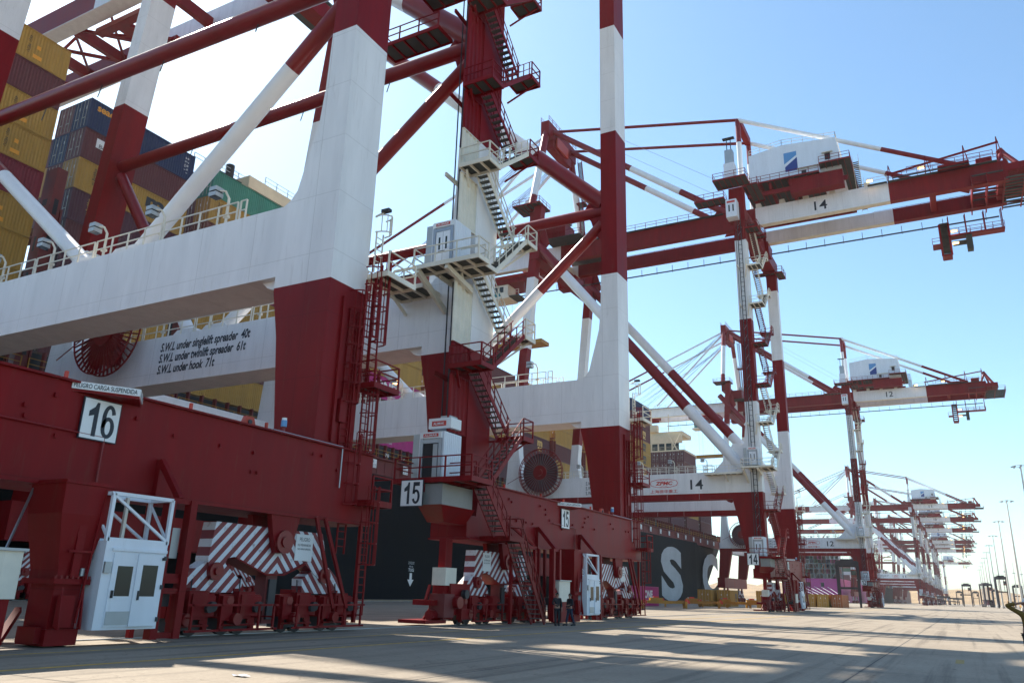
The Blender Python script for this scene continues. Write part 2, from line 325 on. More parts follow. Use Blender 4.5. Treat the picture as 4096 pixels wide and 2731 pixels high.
    if det>1:
        r=MB()
        for z in (.22,1.02): r.bar((X+1.0,c-4.3,z),(X+1.0,c-.3,z),.07,.07,'red').bar((X+1.0,c+.5,z),(X+1.0,c+4.6,z),.07,.07,'red')
        for y in (-4.1,-2.9,-1.2,-.5,.7,1.9,3.4,4.4): r.bar((X+1.0,c+y,.18),(X+1.0,c+y,1.05),.07,.07,'red').bar((X+.4,c+y,.62),(X+1.0,c+y,.62),.05,.05,'red')
        r.build('bumper_rail',parent,root)
        e=MB().box(X-.4,X+.4,c+4.45,c+4.9,.5,1.3,'red').tube((X,c+4.9,.9),(X,c+5.3,.9),.16,'darkmetal',12); e.build('rail_clamp',parent,root)
def cage(parent,root,x,y,z0,z1,m):
    b=MB()
    for dy in (-.25,.25): b.bar((x,y+dy,z0),(x,y+dy,z1),.06,.06,m)
    n=int((z1-z0)/.3)
    for i in range(1,n): b.bar((x,y-.25,z0+i*.3),(x,y+.25,z0+i*.3),.035,.035,m)
    p=b.build('ladder',parent,root); c=MB(); k=7
    def pt(i): a=math.pi*i/(k-1); return (x+.62*math.sin(a),y-.36*math.cos(a))
    z=z0+2.0
    while z<z1+.9:
        for i in range(k-1): c.bar((*pt(i),z),(*pt(i+1),z),.05,.05,m)
        z+=.85
    for i in range(1,k-1,1): c.bar((*pt(i),z0+2.0),(*pt(i),z1+.8),.035,.035,m)
    c.build('safety_cage',p,root)
def tube_part(name,p,q,r,band,parent,root,sock=None):
    b=MB().btube(p,q,r,band); b.build(name,parent,root)
def floodlight(parent,root,x,y,z,on=False,m='cream',fy=-.35):
    b=MB().tube((x,y,z),(x,y,z+1.5),.07,m,8).tube((x,y,z+1.5),(x-.12,y+fy*.5,z+1.85),.06,m,8).tube((x-.12,y+fy*.5,z+1.85),(x-.35,y+fy,z+1.85),.05,m,8)
    b.box(x-.14,x+.14,y-.1,y+.1,z+.4,z+.55,m); p=b.build('floodlight_post',parent,root)
    h=MB()
    for dz in (0,.3): h.box(x-.8,x-.3,y+fy-.28,y+fy+.22,z+1.5+dz,z+1.72+dz,'galv').box(x-.76,x-.34,y+fy-.24,y+fy+.18,z+1.478+dz,z+1.499+dz,'lampglow' if on else 'glass')
    h.build('floodlight',p,root)
def reel(parent,root,x,y,z,rin,rout,T):
    b=MB(); n=44 if T=='A' else 40
    b.tube((x,y-.75,z),(x,y+.55,z),.55,'red',20)
    r0,r1=(rout,rout) if T=='A' else (rin,rout)
    for yy in ((-.32,.32) if T=='A' else (-.22,.22)):
        for i in range(n):
            a=2*math.pi*i/n; b.bar((x+.5*math.cos(a),y+yy*.5,z+.5*math.sin(a)),(x+rout*math.cos(a),y+yy,z+rout*math.sin(a)),.13 if T=='A' else .08,.07,'red')
            a2=2*math.pi*(i+1)/n; b.bar((x+rout*math.cos(a),y+yy,z+rout*math.sin(a)),(x+rout*math.cos(a2),y+yy,z+rout*math.sin(a2)),.09,.09,'red')
    if T=='B':
        b.tube((x,y-.16,z),(x,y+.16,z),rin,'reeldark',48)
        for i in range(36): a=2*math.pi*i/36; b.bar((x+1.1*math.cos(a),y-.19,z+1.1*math.sin(a)),(x+rin*math.cos(a),y-.19,z+rin*math.sin(a)),.06,.05,'latticegrey')
    else: b.tube((x,y-.14,z),(x,y+.14,z),rin*.62,'red',40)
    p=b.build('cable_reel',parent,root)
    MB().tube((x,y-.35,z),(x,y+.35,z),1.15,'red',28).build('reel_drum',p,root)
def digits(s,p0,xd,ud,w,h,m,root,parent):
    """heavy condensed numerals built from strokes"""
    xd,ud,p0=V(xd).normalized(),V(ud).normalized(),V(p0); o=V(root.location); n=len(s); cw=w/n*.88; T=.135*h; vs=[];fs=[]
    def quad(x0,pts):
        k=len(vs); vs.extend([tuple(p0+xd*(x0+a)+ud*b-o) for a,b in pts]); fs.append(tuple(range(k,k+len(pts))))
    def arc(x0,cx,cy,rx,ry,a0,a1):
        N=22
        for i in range(N):
            t0=math.radians(a0+(a1-a0)*i/N); t1=math.radians(a0+(a1-a0)*(i+1)/N); ix_,iy=rx-T*.95,ry-T*.85
            quad(x0,[(cx+rx*math.cos(t0),cy+ry*math.sin(t0)),(cx+rx*math.cos(t1),cy+ry*math.sin(t1)),(cx+ix_*math.cos(t1),cy+iy*math.sin(t1)),(cx+ix_*math.cos(t0),cy+iy*math.sin(t0))])
    for i,c in enumerate(s):
        x0=i*w/n+(w/n-cw)/2; c2=cw/2
        if c=='1': quad(x0,[(cw*.50,0),(cw*.50+T,0),(cw*.50+T,h),(cw*.62,h),(cw*.50,h*.86)]); quad(x0,[(cw*.50,h*.86),(cw*.50,h*.62),(cw*.12,h*.56),(cw*.12,h*.72)])
        elif c=='4': quad(x0,[(cw*.55,0),(cw*.55+T*.9,0),(cw*.55+T*.9,h),(cw*.55,h)]); quad(x0,[(0,h*.22),(cw,h*.22),(cw,h*.4),(0,h*.4)]); quad(x0,[(0,h*.4),(T,h*.4),(cw*.62,h*.82),(cw*.60,h)])
        elif c=='5':
            quad(x0,[(cw*.12,h*.82),(cw*.93,h*.82),(cw*.93,h),(cw*.12,h)]); quad(x0,[(cw*.05,h*.45),(cw*.05+T*.9,h*.50),(cw*.12+T*.8,h*.82),(cw*.12,h*.9)]); arc(x0,c2,h*.33,c2,h*.33,-160,150)
        elif c=='6': arc(x0,c2,h*.32,c2,h*.32,0,360); arc(x0,c2,h*.62,c2,h*.38,20,180); quad(x0,[(0,h*.3),(T*.95,h*.3),(T*.95,h*.64),(0,h*.64)])
        elif c=='2': arc(x0,c2,h*.68,c2,h*.32,-30,175); quad(x0,[(0,0),(cw,0),(cw,h*.18),(0,h*.18)]); quad(x0,[(0,h*.17),(T*1.3,h*.17),(cw*.97,h*.56),(cw*.66,h*.56)])
        elif c=='0': arc(x0,c2,h*.5,c2,h*.5,0,360)
        elif c=='7': quad(x0,[(0,h*.82),(cw,h*.82),(cw,h),(0,h)]); quad(x0,[(cw*.25,0),(cw*.25+T,0),(cw,h*.83),(cw-T,h*.83)])
        elif c=='8': arc(x0,c2,h*.28,c2,h*.28,0,360); arc(x0,c2,h*.74,c2*.92,h*.26,0,360)
        elif c=='9': arc(x0,c2,h*.68,c2,h*.32,0,360); arc(x0,c2,h*.38,c2,h*.38,-160,0); quad(x0,[(cw-T*.95,h*.36),(cw,h*.36),(cw,h*.7),(cw-T*.95,h*.7)])
    me=bpy.data.meshes.new('number'); me.from_pydata(vs,[],fs); me.materials.append(M[m]); ob=bpy.data.objects.new('number',me); col.objects.link(ob); ob.parent=parent; return ob
def board(parent,root,s,p0,xd,w,h,th=.06):
    """white number board with black rim and digits; p0 lower-left, xd to the right"""
    xd=V(xd).normalized(); n=xd.cross(V((0,0,1))); p0=V(p0); c=p0+xd*w/2+V((0,0,h/2))
    def slab(mm,a,d0,d1,m):
        vs=[c+xd*i*(w/2+a)+V((0,0,1))*j*(h/2+a)+n*d for d in (d0,d1) for i,j in ((-1,-1),(1,-1),(1,1),(-1,1))]
        mm.add(vs,[(3,2,1,0),(4,5,6,7),(0,1,5,4),(1,2,6,5),(2,3,7,6),(3,0,4,7)],m)
    b=MB(); slab(b,.0,-th,0,'ink'); slab(b,-.025*w,0.0,.006,'signwhite'); o=b.build('number_board',parent,root)
    digits(s,p0+xd*w*.10+V((0,0,h*.09))+n*.012,xd,(0,0,1),w*.80,h*.82,'ink',root,o)
    return o

def sill(parent,root,T,Yn,Yf,num,by):
    m='red'; b=MB()
    y0,y1=Yn-.15,Yf+3.5; zt,zb=7.22,4.3
    b.prism([(y0,zb+.0),(y0,zb+1.15),(y0+.9,zb+1.15),(y0+1.2,zt),(y1,zt),(y1,zb)],-24.55,-22.3,m,'X')
    b.box(-24.7,-22.15,y0+1.3,y1-.02,zt+.003,zt+.07,m).box(-24.7,-22.15,y0+.02,y1-.02,zb-.09,zb-.003,m)
    o=b.build('sill_beam',parent,root)
    # small fittings on the landward face
    f=MB(); rnd=random.Random(int(Yn*10))
    for i in range(22):
        y=rnd.uniform(y0+3,y1-1); z=rnd.choice((6.75,6.6,6.3,5.6,6.0)); MB().box(-22.299,-22.22,y-.04,y+.04,z-.06,z+.06,m).build('cable_clip',o,root)
    f.tube((-22.22,Yn+10.0,5.85),(-22.22,Yn+13.4,5.80),.03,m,8).tube((-22.22,Yn+13.4,5.80),(-22.22,Yn+13.4,4.3),.03,m,8)
    f.build('pipe_run',parent,root); f=MB()
    f.tube((-22.2,Yf-2.7,7.3),(-22.2,Yf+1.3,7.3),.03,'steel',8).tube((-22.2,Yf+1.3,7.3),(-22.2,Yf+1.3,5.6),.03,'steel',8)
    f.build('conduit',parent,root)
    for y in (Yn+4,Yn+8.7,Yn+12,Yn+16.5,Yn+20): MB().box(-22.5,-22.4,y-.04,y+.04,7.29,7.55,'orange').build('stub_post',parent,root)
    for y in (Yf-3.4,Yf+.6): MB().prism([(y-.35,7.29),(y+.35,7.29),(y+.2,7.7),(y-.2,7.7)],-22.9,-22.75,'red' if y>Yf else 'orange','X').tube((-22.95,y,7.5),(-22.7,y,7.5),.09,'darkmetal',10).build('lifting_lug',parent,root)
    MB().tube((-22.6,Yf-1.8,7.29),(-22.6,Yf-1.8,7.6),.07,'red',10).tube((-22.6,Yf-1.8,7.6),(-22.6,Yf-1.8,7.85),.12,'logolight',12).tube((-22.6,Yf-1.8,7.85),(-22.6,Yf-1.8,7.95),.1,'signwhite',12).build('warning_beacon',parent,root)
    # shelf sign and number board
    sh=MB(); sh.prism([(-22.3,by-.6),(-21.35,by+.95),(-22.3,by+1.75)],6.98,7.05,m,'Z')
    P1,P2,P3=V((-22.28,by-.62,0)),V((-21.33,by+.95,0)),V((-22.28,by+1.75,0))
    for a,c in ((P1,P2),(P2,P3)):
        sh.bar(a+V((0,0,7.17)),c+V((0,0,7.17)),.04,.22,'signwhite')
    so_=sh.build('warning_sign',parent,root)
    xd=(P2-P1).normalized(); n=xd.cross(V((0,0,1)))
    text('PELIGRO CARGA SUSPENDIDA','sign_lettering',P1+xd*.05+V((0,0,7.10))+n*.026,xd,(0,0,1),(P2-P1).length-.12,.14,'ink',root,so_,off=.01)
    xd=(P3-P2).normalized(); n=xd.cross(V((0,0,1)))
    text('PELIGRO CARGA SUSPENDIDA','sign_lettering',P2+xd*.04+V((0,0,7.10))+n*.026,xd,(0,0,1),(P3-P2).length-.1,.13,'ink',root,so_)
    board(parent,root,num,(-22.2,by-.2,5.66),(0,1,0),1.24,1.24)
    # A-frame struts gripping the beam, hanging frames, tie-down leg, cabin, cabinet
    for y in (by-3.6,by+2.72):
        a=MB(); a.bar((-22.15,y,5.4),(-21.0,y-.02,4.15),.16,.2,m).bar((-22.2,y,5.45),(-22.2,y,4.0),.14,.2,m)
        a.bar((-21.0,y-.35,4.15),(-21.0,y-.35,.1),.24,.3,m).bar((-21.0,y+.45,4.15),(-21.0,y+.45,.1),.24,.3,m).bar((-21.9,y-.35,4.15),(-21.9,y-.35,.1),.16,.16,m).bar((-21.9,y+.45,4.15),(-21.9,y+.45,.1),.16,.16,m).box(-21.9,-21.2,y-.2,y+.3,1.0,1.4,'darkmetal')
        for z in (4.1,1.75,1.45,.2): a.bar((-21.0,y-.35,z),(-21.0,y+.45,z),.16,.16,m)
        a.box(-21.05,-20.98,y-.25,y+.35,1.75,1.95,m).box(-21.2,-21.1,y-.1,y+.25,2.4,3.3,'galv')
        a.build('support_frame',parent,root)
    k=by-.35; c=MB()
    c.add([(-21.68+sx*a,k+sy*bb,z) for z,a,bb in ((4.2,.78,.72),(3.4,.78,.70),(1.95,.62,.40),(1.72,.62,.40)) for sx,sy in ((-1,-1),(1,-1),(1,1),(-1,1))],
          [(i*4+j,i*4+(j+1)%4,i*4+4+(j+1)%4,i*4+4+j) for i in range(3) for j in range(4)],m)
    c.box(-22.4,-20.95,k-.52,k+.52,1.58,1.72,m).box(-22.15,-21.12,k-.38,k+.38,.45,1.578,m).box(-22.25,-21.02,k-.45,k+.45,.04,.449,m).box(-21.01,-20.85,k-.3,k+.1,.5,1.3,m).box(-22.6,-20.85,k-.75,k+.75,4.2,4.3,m)
    for i in range(7): c.tube((-20.95,k-.5+i*.16,1.72),(-20.95,k-.5+i*.16,1.8),.035,'red',6)
    for d in (0,.2): c.tube((-21.0,k+.05+d,2.0),(-21.0,k+.05+d,1.8),.06,'galv',8)
    for q in (-.3,.3): c.prism([(-20.86,.45),(-20.86,1.5),(-20.72,.45)],k+q-.02,k+q+.02,m)
    c.box(-20.87,-20.82,k-.34,k+.34,2.4,2.46,m).box(-21.0,-20.93,k-.1,k+.12,1.75,3.9,m).bar((-20.9,k+.5,4.15),(-20.85,k+.2,.6),.05,.05,m).bar((-22.4,k-.7,4.1),(-22.2,k-1.6,.9),.05,.05,'steel').bar((-22.3,k-.5,.9),(-21.6,k-1.3,.12),.16,.16,m).box(-22.0,-21.2,k-.62,k-.46,.1,.5,m)
    c.build('tie_down_leg',parent,root)
    k=by+1.2; X=-20.6
    cb=MB().box(X-1.1,X,k-1.0,k+1.0,.42,2.75,'cab'); cab=cb.build('operator_cabin',parent,root)
    d=MB().box(X+.001,X+.05,k-.72,k+.1,.5,2.45,'cab').box(X+.052,X+.1,k+.02,k+.92,.5,2.45,'cab').box(X+.001,X+.06,k-.8,k+.98,2.5,2.58,'cab').box(X+.102,X+.13,k+.8,k+.9,2.3,2.38,'black').box(X+.05,X+.09,k-.66,k-.6,1.25,1.45,'black')
    d.box(X+.051,X+.07,k-.7,k+.08,.55,.9,'galv').box(X+.101,X+.13,k+.14,k+.2,1.2,1.45,'darkmetal').box(X+.001,X+.08,k-.98,k-.78,1.9,2.2,'galv')
    for q in (.62,1.5,2.3): d.box(X+.1,X+.14,k+.86,k+.94,q,q+.12,'darkmetal')
    d.build('sliding_door',cab,root)
    w=MB().box(X+.051,X+.056,k-.56,k-.08,1.3,2.1,'glass').box(X+.101,X+.106,k+.2,k+.7,1.3,2.15,'glass'); w.build('door_window',cab,root)
    fr=MB(); z0,z1=2.75,4.05
    for y in (k-.98,k+.98):
        for x in (X-.06,X-1.04): fr.bar((x,y,z0),(x,y,z1),.1,.1,'cab')
    for x in (X-.06,X-1.04):
        for z in (z0+.05,z1): fr.bar((x,k-.98,z),(x,k+.98,z),.1,.1,'cab')
        fr.bar((x,k-.95,z1-.05),(x,k+.95,z0+.1),.07,.07,'cab')
    for y in (k-.98,k+.98): fr.bar((X-.06,y,z1),(X-1.04,y,z1),.1,.1,'cab').bar((X-.06,y,z0+.1),(X-1.04,y,z1-.1),.06,.06,'cab')
    fr.bar((X-.8,k,z0),(X-.8,k,z1),.09,.09,'cream'); fr.build('roof_frame',cab,root)
    cc=MB().box(-21.4,-20.8,by-3.4,by-1.9,1.2,2.35,'cream').box(-21.45,-20.72,by-3.45,by-1.82,2.352,2.42,'galv').box(-21.35,-20.85,by-3.3,by-2.0,.04,1.198,'red'); cc.build('electric_cabinet',parent,root)
    return o

def notice(parent,root,x,y,z,w,h,m=None):
    o=MB().box(x-.02,x,y,y+w,z,z+h,'signwhite').build('notice_board',parent,root)
    text('PELIGRO','notice_lettering',(x+.002,y+w*.2,z+h*.74),(0,1,0),(0,0,1),w*.6,h*.14,'ink',root,o)
    for i,s in enumerate(('NO PERMANECER','BAJO CARGA SUSPENDIDA')): text(s,'notice_lettering',(x+.002,y+w*.12,z+h*(.55-.16*i)),(0,1,0),(0,0,1),w*.76,h*.09,'ink',root,o)

def lower_crane(T,root,Yn,Yf,num,by,tieN=None,tieF=None):
    A=T=='A'; band=BANDA if A else BANDB; th=2.43 if A else 1.54; w=1.54 if A else 1.68; xl=XF-w
    HT,HB=(18.71,15.17) if A else (18.6,14.77); ztop=64.9 if A else 56.8
    sill(root,root,T,Yn,Yf,num,by)
    # waterside sill + gear
    b=MB().box(-64.2,-62.0,Yn-1,Yf+3.5,4.3,7.2,'red'); b.build('sill_beam',root,root)
    cn,cf=(Yn+4.3,Yf-1.5)
    for X in (-21.9-.95,-63.1):
        for c in (cn,cf): gantry(root,root,X,c,2 if X>-30 else 1)
    notice(root,root,-22.50,cf+.95,2.62,.95,1.0); notice(root,root,-22.50,cn-2.3,2.7,.85,.95)
    # raking struts by the far gear
    s=MB()
    for dy in (0,.5): s.bar((-22.0,cf+1.4+dy,4.3),(-21.8,cf+2.6+dy*1.6,.9),.12,.12,'red')
    s.build('raking_strut',root,root)
    dn=-.6 if A else 0
    for Y in (Yn,Yf):
        k0=xl-(1.8 if A else 2.45)
        if A: secs=[(7.29,-24.9),(8.2,-24.98),(12.2,-25.5),(14.4,-26.0),(18.71,-26.0),(18.95,-25.6),(19.4,-25.25),(20.5,-24.97),(21.5,-24.7),(22.9,-24.35),(24.6,-24.2),(28.8,-24.1),(ztop,-24.1)]
        else: secs=[(7.29,-25.2),(14.6,-26.75),(18.6,-26.75),(18.95,-25.6),(20.5,-25.1),(22.9,-24.7),(25.8,-24.35),(ztop,-24.32)]
        MB().loft([(z,x,XF,Y,Y+th) for z,x in secs],band).build('land_leg',root,root)
        ws=[(7.2,1.2),(HB-.6,2.0),(HT,2.0),(HT+.3,1.5),(HT+1.8,1.0),(HT+4.5,.4),(HT+7,.05),(41,0),(69 if A else 67,0)]
        MB().loft([(z,wx(z)-1.45,wx(z)+a,Y+.005,Y+th-.005) for z,a in ws],band).build('water_leg',root,root)
        xr=wx(16.9)+2.0
        bm=MB(); xk=-26.0 if A else -26.75
        xm0,xm1=xr+.004,xk-.004
        y0,y1=Y+.004,Y+th-.004
        if A:
            bm.box(xm0,xm1,y0,y1,HB,HT,'white').box(xm0+.1,xm1-.02,y0-.06,y1+.06,HB-.055,HB-.004,'white')
        else:
            bm.box(xm0,xm1,y0,y1,15.65,HT,'white').box(xm0,xm1,y0,y1,HB,15.648,'red')
        bm.prism([(xk-.1,HB-.06),(xk-.1,HB-.4),(xk-.35,HB-.5),(xk-.75,HB-.35),(xk-1.1,HB-.06)],Y+.3,Y+.5,'white' if A else 'red')
        for i in range(1,7):
            x=xm0+(xm1-xm0)*i/7; bm.box(x-.012,x+.012,Y-.004,Y+.003,HB+.05,HT-.05,'white')
        po=bm.build('portal_beam',root,root)
        r=MB(); zz=HT
        a=xm0+2.5
        while a<xm1-3.2:
            e=min(a+5.6,xm1-2.6)
            for yy in (Y+.12,Y+th-.12):
                r.rail([(a+.1,yy,zz),(e-.1,yy,zz)],'cream',h=1.05,sp=1.45)
            a=e
        r.build('railing',po,root)
        for i,x in enumerate((-30.2,-35.0,-39.8,-44.6,-49.6)):
            floodlight(po,root,x,Y+.25,HT+.003,on=(A and Y==Yf and num=='15' and i in (3,)))
    # upper frame of portal (out of sight for most)
    zc=ztop
    for x0,x1 in ((xl-.3,XF+.1),(wx(60)-1.6,wx(60)+.3)):
        MB().box(x0,x1,Yn-.1,Yf+th+.1,zc+.003,zc+2.2,'red').build('cross_beam',root,root)
    MB().box(wx(7)-1.3,wx(7)+1.0,Yn+th,Yf,HB-.2,HB+2.6,'white').build('cross_beam',root,root)
    # caged ladder up the far landside leg
    lx,ly=XF+.25,Yf+th+.35
    cage(root,root,lx,ly,HT-3.0,HT-.9,'cream'); cage(root,root,lx,ly+.2,10.3,HT-3.0,'red'); cage(root,root,lx,ly,5.3,10.2,'red'); cage(root,root,lx+.5,ly,.6,5.0,'red')
    deck(root,root,lx-.5,lx+.9,ly-.3,ly+1.9,HT-3.1,'cream','ne','platform'); deck(root,root,lx-.5,lx+.8,ly-.5,ly+1.3,10.3,'red','nes'); deck(root,root,lx-.4,lx+1.0,ly-.3,ly+1.1,5.2,'red','ne')
    cage(root,root,lx-.2,ly-1.1,7.3,13.6,'red'); cage(root,root,lx-.1,ly-.75,3.0,7.2,'red'); cage(root,root,lx-.05,ly-.35,10.4,15.2,'red')
    MB().bar((lx-.2,ly-.7,7.3),(lx-.2,ly-.7,13.5),.12,.12,'red').bar((lx,ly+.35,.3),(lx,ly+.35,5.2),.14,.14,'red').box(XF+.005,XF+.2,ly-1.6,ly-1.2,8.4,9.4,'red').box(XF+.005,XF+.12,ly-1.9,ly-1.75,7.5,14.0,'red').build('ladder_bracket',root,root)
    cam=MB().tube((lx-.2,ly-.2,HT-.1),(lx+.25,ly-.1,HT+.1),.05,'cream',8).box(lx+.15,lx+.6,ly-.25,ly+.0,HT+.05,HT+.2,'darkmetal'); cam.build('camera_arm',root,root)
    # stairs and lift on the near landside leg
    xs=XF+.25; zs=[6.86,13.2,18.8,25.3,30.8]; 
    while zs[-1]<ztop-6: zs.append(zs[-1]+6.1)
    oy=0 if A else 2.2
    y0,yl=Yn-.6+oy,Yn+2.9+oy
    zs2=zs+[ztop+.3]
    for i,z in enumerate(zs):
        c='cream' if bandat(band,z+.4)=='white' else 'red'
        big=i in (0,2)
        deck(root,root,XF-.2 if not big else XF-1.5,XF+1.9,Yn-1.9+(oy*.6 if not big else 0),Yn-.55+oy,z,c,'se' if not big else 's')
        if i+1<len(zs2):
            zn=zs2[i+1]; zl=z+(zn-z)*.5; c2='cream' if bandat(band,zl)=='white' else 'red'
            flight(root,root,xs+.85,xs+1.6,y0,z,yl,zl,c)
            flight(root,root,xs,xs+.72,yl,zl,y0,zn,c2)
            dk=deck(root,root,xs-.1,xs+1.7,yl,yl+1.25,zl,c2,'ne')
            MB().bar((xs-.2,yl+.2,zl-1.5),(xs+1.5,yl+.9,zl-.15),.09,.09,c2).bar((XF+.02,yl-.5,zl-.3),(xs+1.6,yl+.1,zl-.2),.09,.12,c2).build('bracket',root,root)
        MB().bar((XF-.4,Yn-.02,z-1.7),(XF+.2,Yn-1.6,z-.3),.12,.16,c).bar((XF-1.2,Yn-.02,z-.35),(XF-1.2,Yn-1.7,z-.3),.12,.25,c).build('bracket',root,root)
    # lift car mast: ladder-like lattice on the near face
    mx0,mx1,my=XF-1.05,XF-.55,Yn-.45
    l=MB()
    for x in (mx0,mx1): l.bar((x,my,7.0),(x,my,ztop+2),.1,.1,'darkmetal')
    l.bar((mx0-.28,my-.1,7.0),(mx0-.28,my-.1,ztop),.06,.06,'darkmetal')
    z=7.5; i=0
    while z<ztop:
        l.bar((mx0,my,z),(mx1,my,z),.05,.05,'darkmetal'); 
        if i%2==0: l.bar((mx0,my,z),(mx1,my,z+.75),.03,.03,'steel')
        if i%4==0: l.bar((mx0,my,z),(mx0,Yn,z),.07,.07,'galv').bar((mx1,my,z),(mx1,Yn,z),.07,.07,'galv')
        z+=.75; i+=1
    l.build('lift_mast',root,root)
    # ribbed guard panels beside the mast
    for i,z in enumerate(zs):
        if not A or z>36: break
        za=z+(2.75 if i in (0,2) else .05); zb=zs2[i+1]-.45
        brk=[za]+[q for q in band[0] if za<q<zb]+[zb]
        for q0,q1 in zip(brk,brk[1:]):
            m='cream' if bandat(band,(q0+q1)/2)=='white' else 'red'
            b=MB(); y=Yn-1.75; X=XF-.12; pr=[]
            while y<Yn-.05:
                pr+=[(y,0),(y+.1,.08),(y+.22,.08),(y+.32,0)]; y+=.42
            vs=[(X+o,yy,zz) for zz in (q0,q1) for yy,o in pr]; n=len(pr)
            b.add(vs,[(k,k+1,n+k+1,n+k) for k in range(n-1)],m); b.box(X-.05,X-.01,Yn-1.75,Yn-.05,q0,q1,m)
            for zz in (q0+.03,q1-.03): b.box(X-.02,X+.11,Yn-1.78,Yn-.03,zz-.03,zz+.03,m)
            b.build('guard_panel',root,root)
    def liftcab(z,name,dx=0,opened=False,yy=0):
        x0,x1=XF-1.28+dx,XF+.25+dx; ya,yb=Yn-2.55+yy,Yn-.9+yy
        b=MB().box(x0,x1,ya+.02,yb,z,z+2.45,'cab').box(x0-.45,x0-.02,ya+.1,yb,z,z+2.4,'galv'); 
        for k in range(8): b.box(x1+.001,x1+.02,ya+.15+k*.18,ya+.2+k*.18,z+.05,z+2.4,'cab')
        o=b.build(name,root,root)
        f=MB().box(x0+.1,x0+.28,ya-.06,ya+.018,z,z+2.1,'steel').box(x1-.28,x1-.1,ya-.06,ya+.018,z,z+2.1,'steel').box(x0+.28,x1-.28,ya-.05,ya+.018,z+1.85,z+2.05,'steel').box(x0+.12,x1-.12,ya-.08,ya+.018,z+2.1,z+2.42,'signwhite'); f.build('door_frame',o,root)
        d=MB()
        if opened: d.box(x0+.3,x1-.3,ya-.01,ya+.017,z+.03,z+1.85,'black').box(x1-.62,x1-.34,ya-.04,ya-.012,z+.03,z+1.8,'galv')
        else:
            d.box(x0+.3,x1-.3,ya-.03,ya+.017,z+.03,z+1.84,'cab')
            for xx in (x0+.48,x1-.6): d.box(xx,xx+.12,ya-.036,ya-.031,z+.75,z+1.5,'glass')
            d.box((x0+x1)/2-.012,(x0+x1)/2+.012,ya-.036,ya-.031,z+.05,z+1.82,'steel').box(x0+.5,x1-.6,ya-.06,ya-.037,z+.62,z+.66,'black')
        d.build('lift_door',o,root)
        s=MB().box(x0+.3,x1-.3,ya-.09,ya-.081,z+2.17,z+2.34,'signred').build('lift_sign',o,root)
        text('ALIMAK','sign_lettering',(x0+.36,ya-.092,z+2.205),(1,0,0),(0,0,1),x1-x0-.72,.1,'signwhite',root,o,off=.02)
    liftcab(7.0,'lift_station',0,A); liftcab(18.95,'lift_station')
    if A:
        c=MB().box(XF-1.2,XF+.2,Yn-1.9,Yn-.9,9.75,10.3,'signwhite').box(XF-.6,XF+0,Yn-1.7,Yn-1.0,10.302,10.45,'galv'); o=c.build('lift_car',root,root)
        s=MB().box(XF-.98,XF-.1,Yn-1.93,Yn-1.901,9.88,10.14,'signred').build('lift_sign',o,root)
        text('ALIMAK','sign_lettering',(XF-.88,Yn-1.932,9.94),(1,0,0),(0,0,1),.68,.13,'signwhite',root,o,off=.02)
    # first decks
    c0='red'; yd=Yn-4.0
    deck(root,root,XF-1.7,XF+2.9,yd,Yn-2.0,6.86,'red','swe'); 
    deck(root,root,XF-2.1,XF+2.2,Yn-3.1,Yn-1.95,18.75,'cream','swe')
    deck(root,root,XF-(5.0 if A else 7.5),XF-2.2,Yn-1.9,Yn-.1,18.2,'cream','sw')
    MB().bar((XF-1.8,Yn-.05,17.0),(XF-1.8,Yn-3.0,18.5),.2,.35,'cream').bar((XF+.1,Yn-.3,17.9),(XF+.1,Yn-3.0,18.45),.2,.3,'cream').bar((XF-4.6,Yn-.05,17.2),(XF-4.6,Yn-1.6,18.0),.1,.2,'cream').build('bracket',root,root)
    bx=MB().box(XF-.1,XF+1.15,Yn-3.8,Yn-1.0,5.6,6.6,'greybox').add([(XF+a,Yn+b_,z) for z,a0,a1,b0,b1 in ((5.59,-.2,1.2,-3.9,-.8),(4.9,-.6,.4,-2.4,-.4)) for a,b_ in ((a0,b0),(a1,b0),(a1,b1),(a0,b1))],[(0,1,2,3),(4,5,6,7),(0,1,5,4),(1,2,6,5),(2,3,7,6),(3,0,4,7)],'red'); bx.build('equipment_box',root,root)
    xb=-23.72 if A else -24.35
    board(root,root,num,(xb,yd-.12,5.5 if A else 5.75),(1,0,0),1.32 if A else 1.5,1.28 if A else 1.5)
    MB().box(xb+.1,xb+1.2,yd-.04,yd+.3,6.2,6.6,'red').build('bracket',root,root)
    # lower stairs
    xq=XF+1.35
    flight(root,root,xq,xq+.8,Yn-1.3,6.86,Yn+1.0,4.45,'red'); deck(root,root,XF+.45,xq+.95,Yn+1.0,Yn+2.6,4.42,'red','ne')
    flight(root,root,xq+.1,xq+.9,Yn+2.2,4.42,Yn+5.3,.1,'red')
    fr=MB()
    for y in (Yn+3.2,Yn+6.0): fr.bar((XF+1.2,y,0.05),(XF+1.2,y,4.1),.16,.16,'red')
    fr.bar((XF+1.2,Yn+2.6,4.2),(XF+1.2,Yn+6.1,4.1),.16,.16,'red').bar((XF+1.2,Yn+6.0,4.2),(XF+.4,Yn+4.4,5.3),.12,.12,'red').bar((XF+1.2,Yn+3.3,3.8),(XF+1.2,Yn+5.9,.6),.07,.07,'red').bar((XF+1.2,Yn+3.2,2.1),(XF+1.2,Yn+6.0,2.1),.07,.07,'red')
    fr.build('stair_frame',root,root)
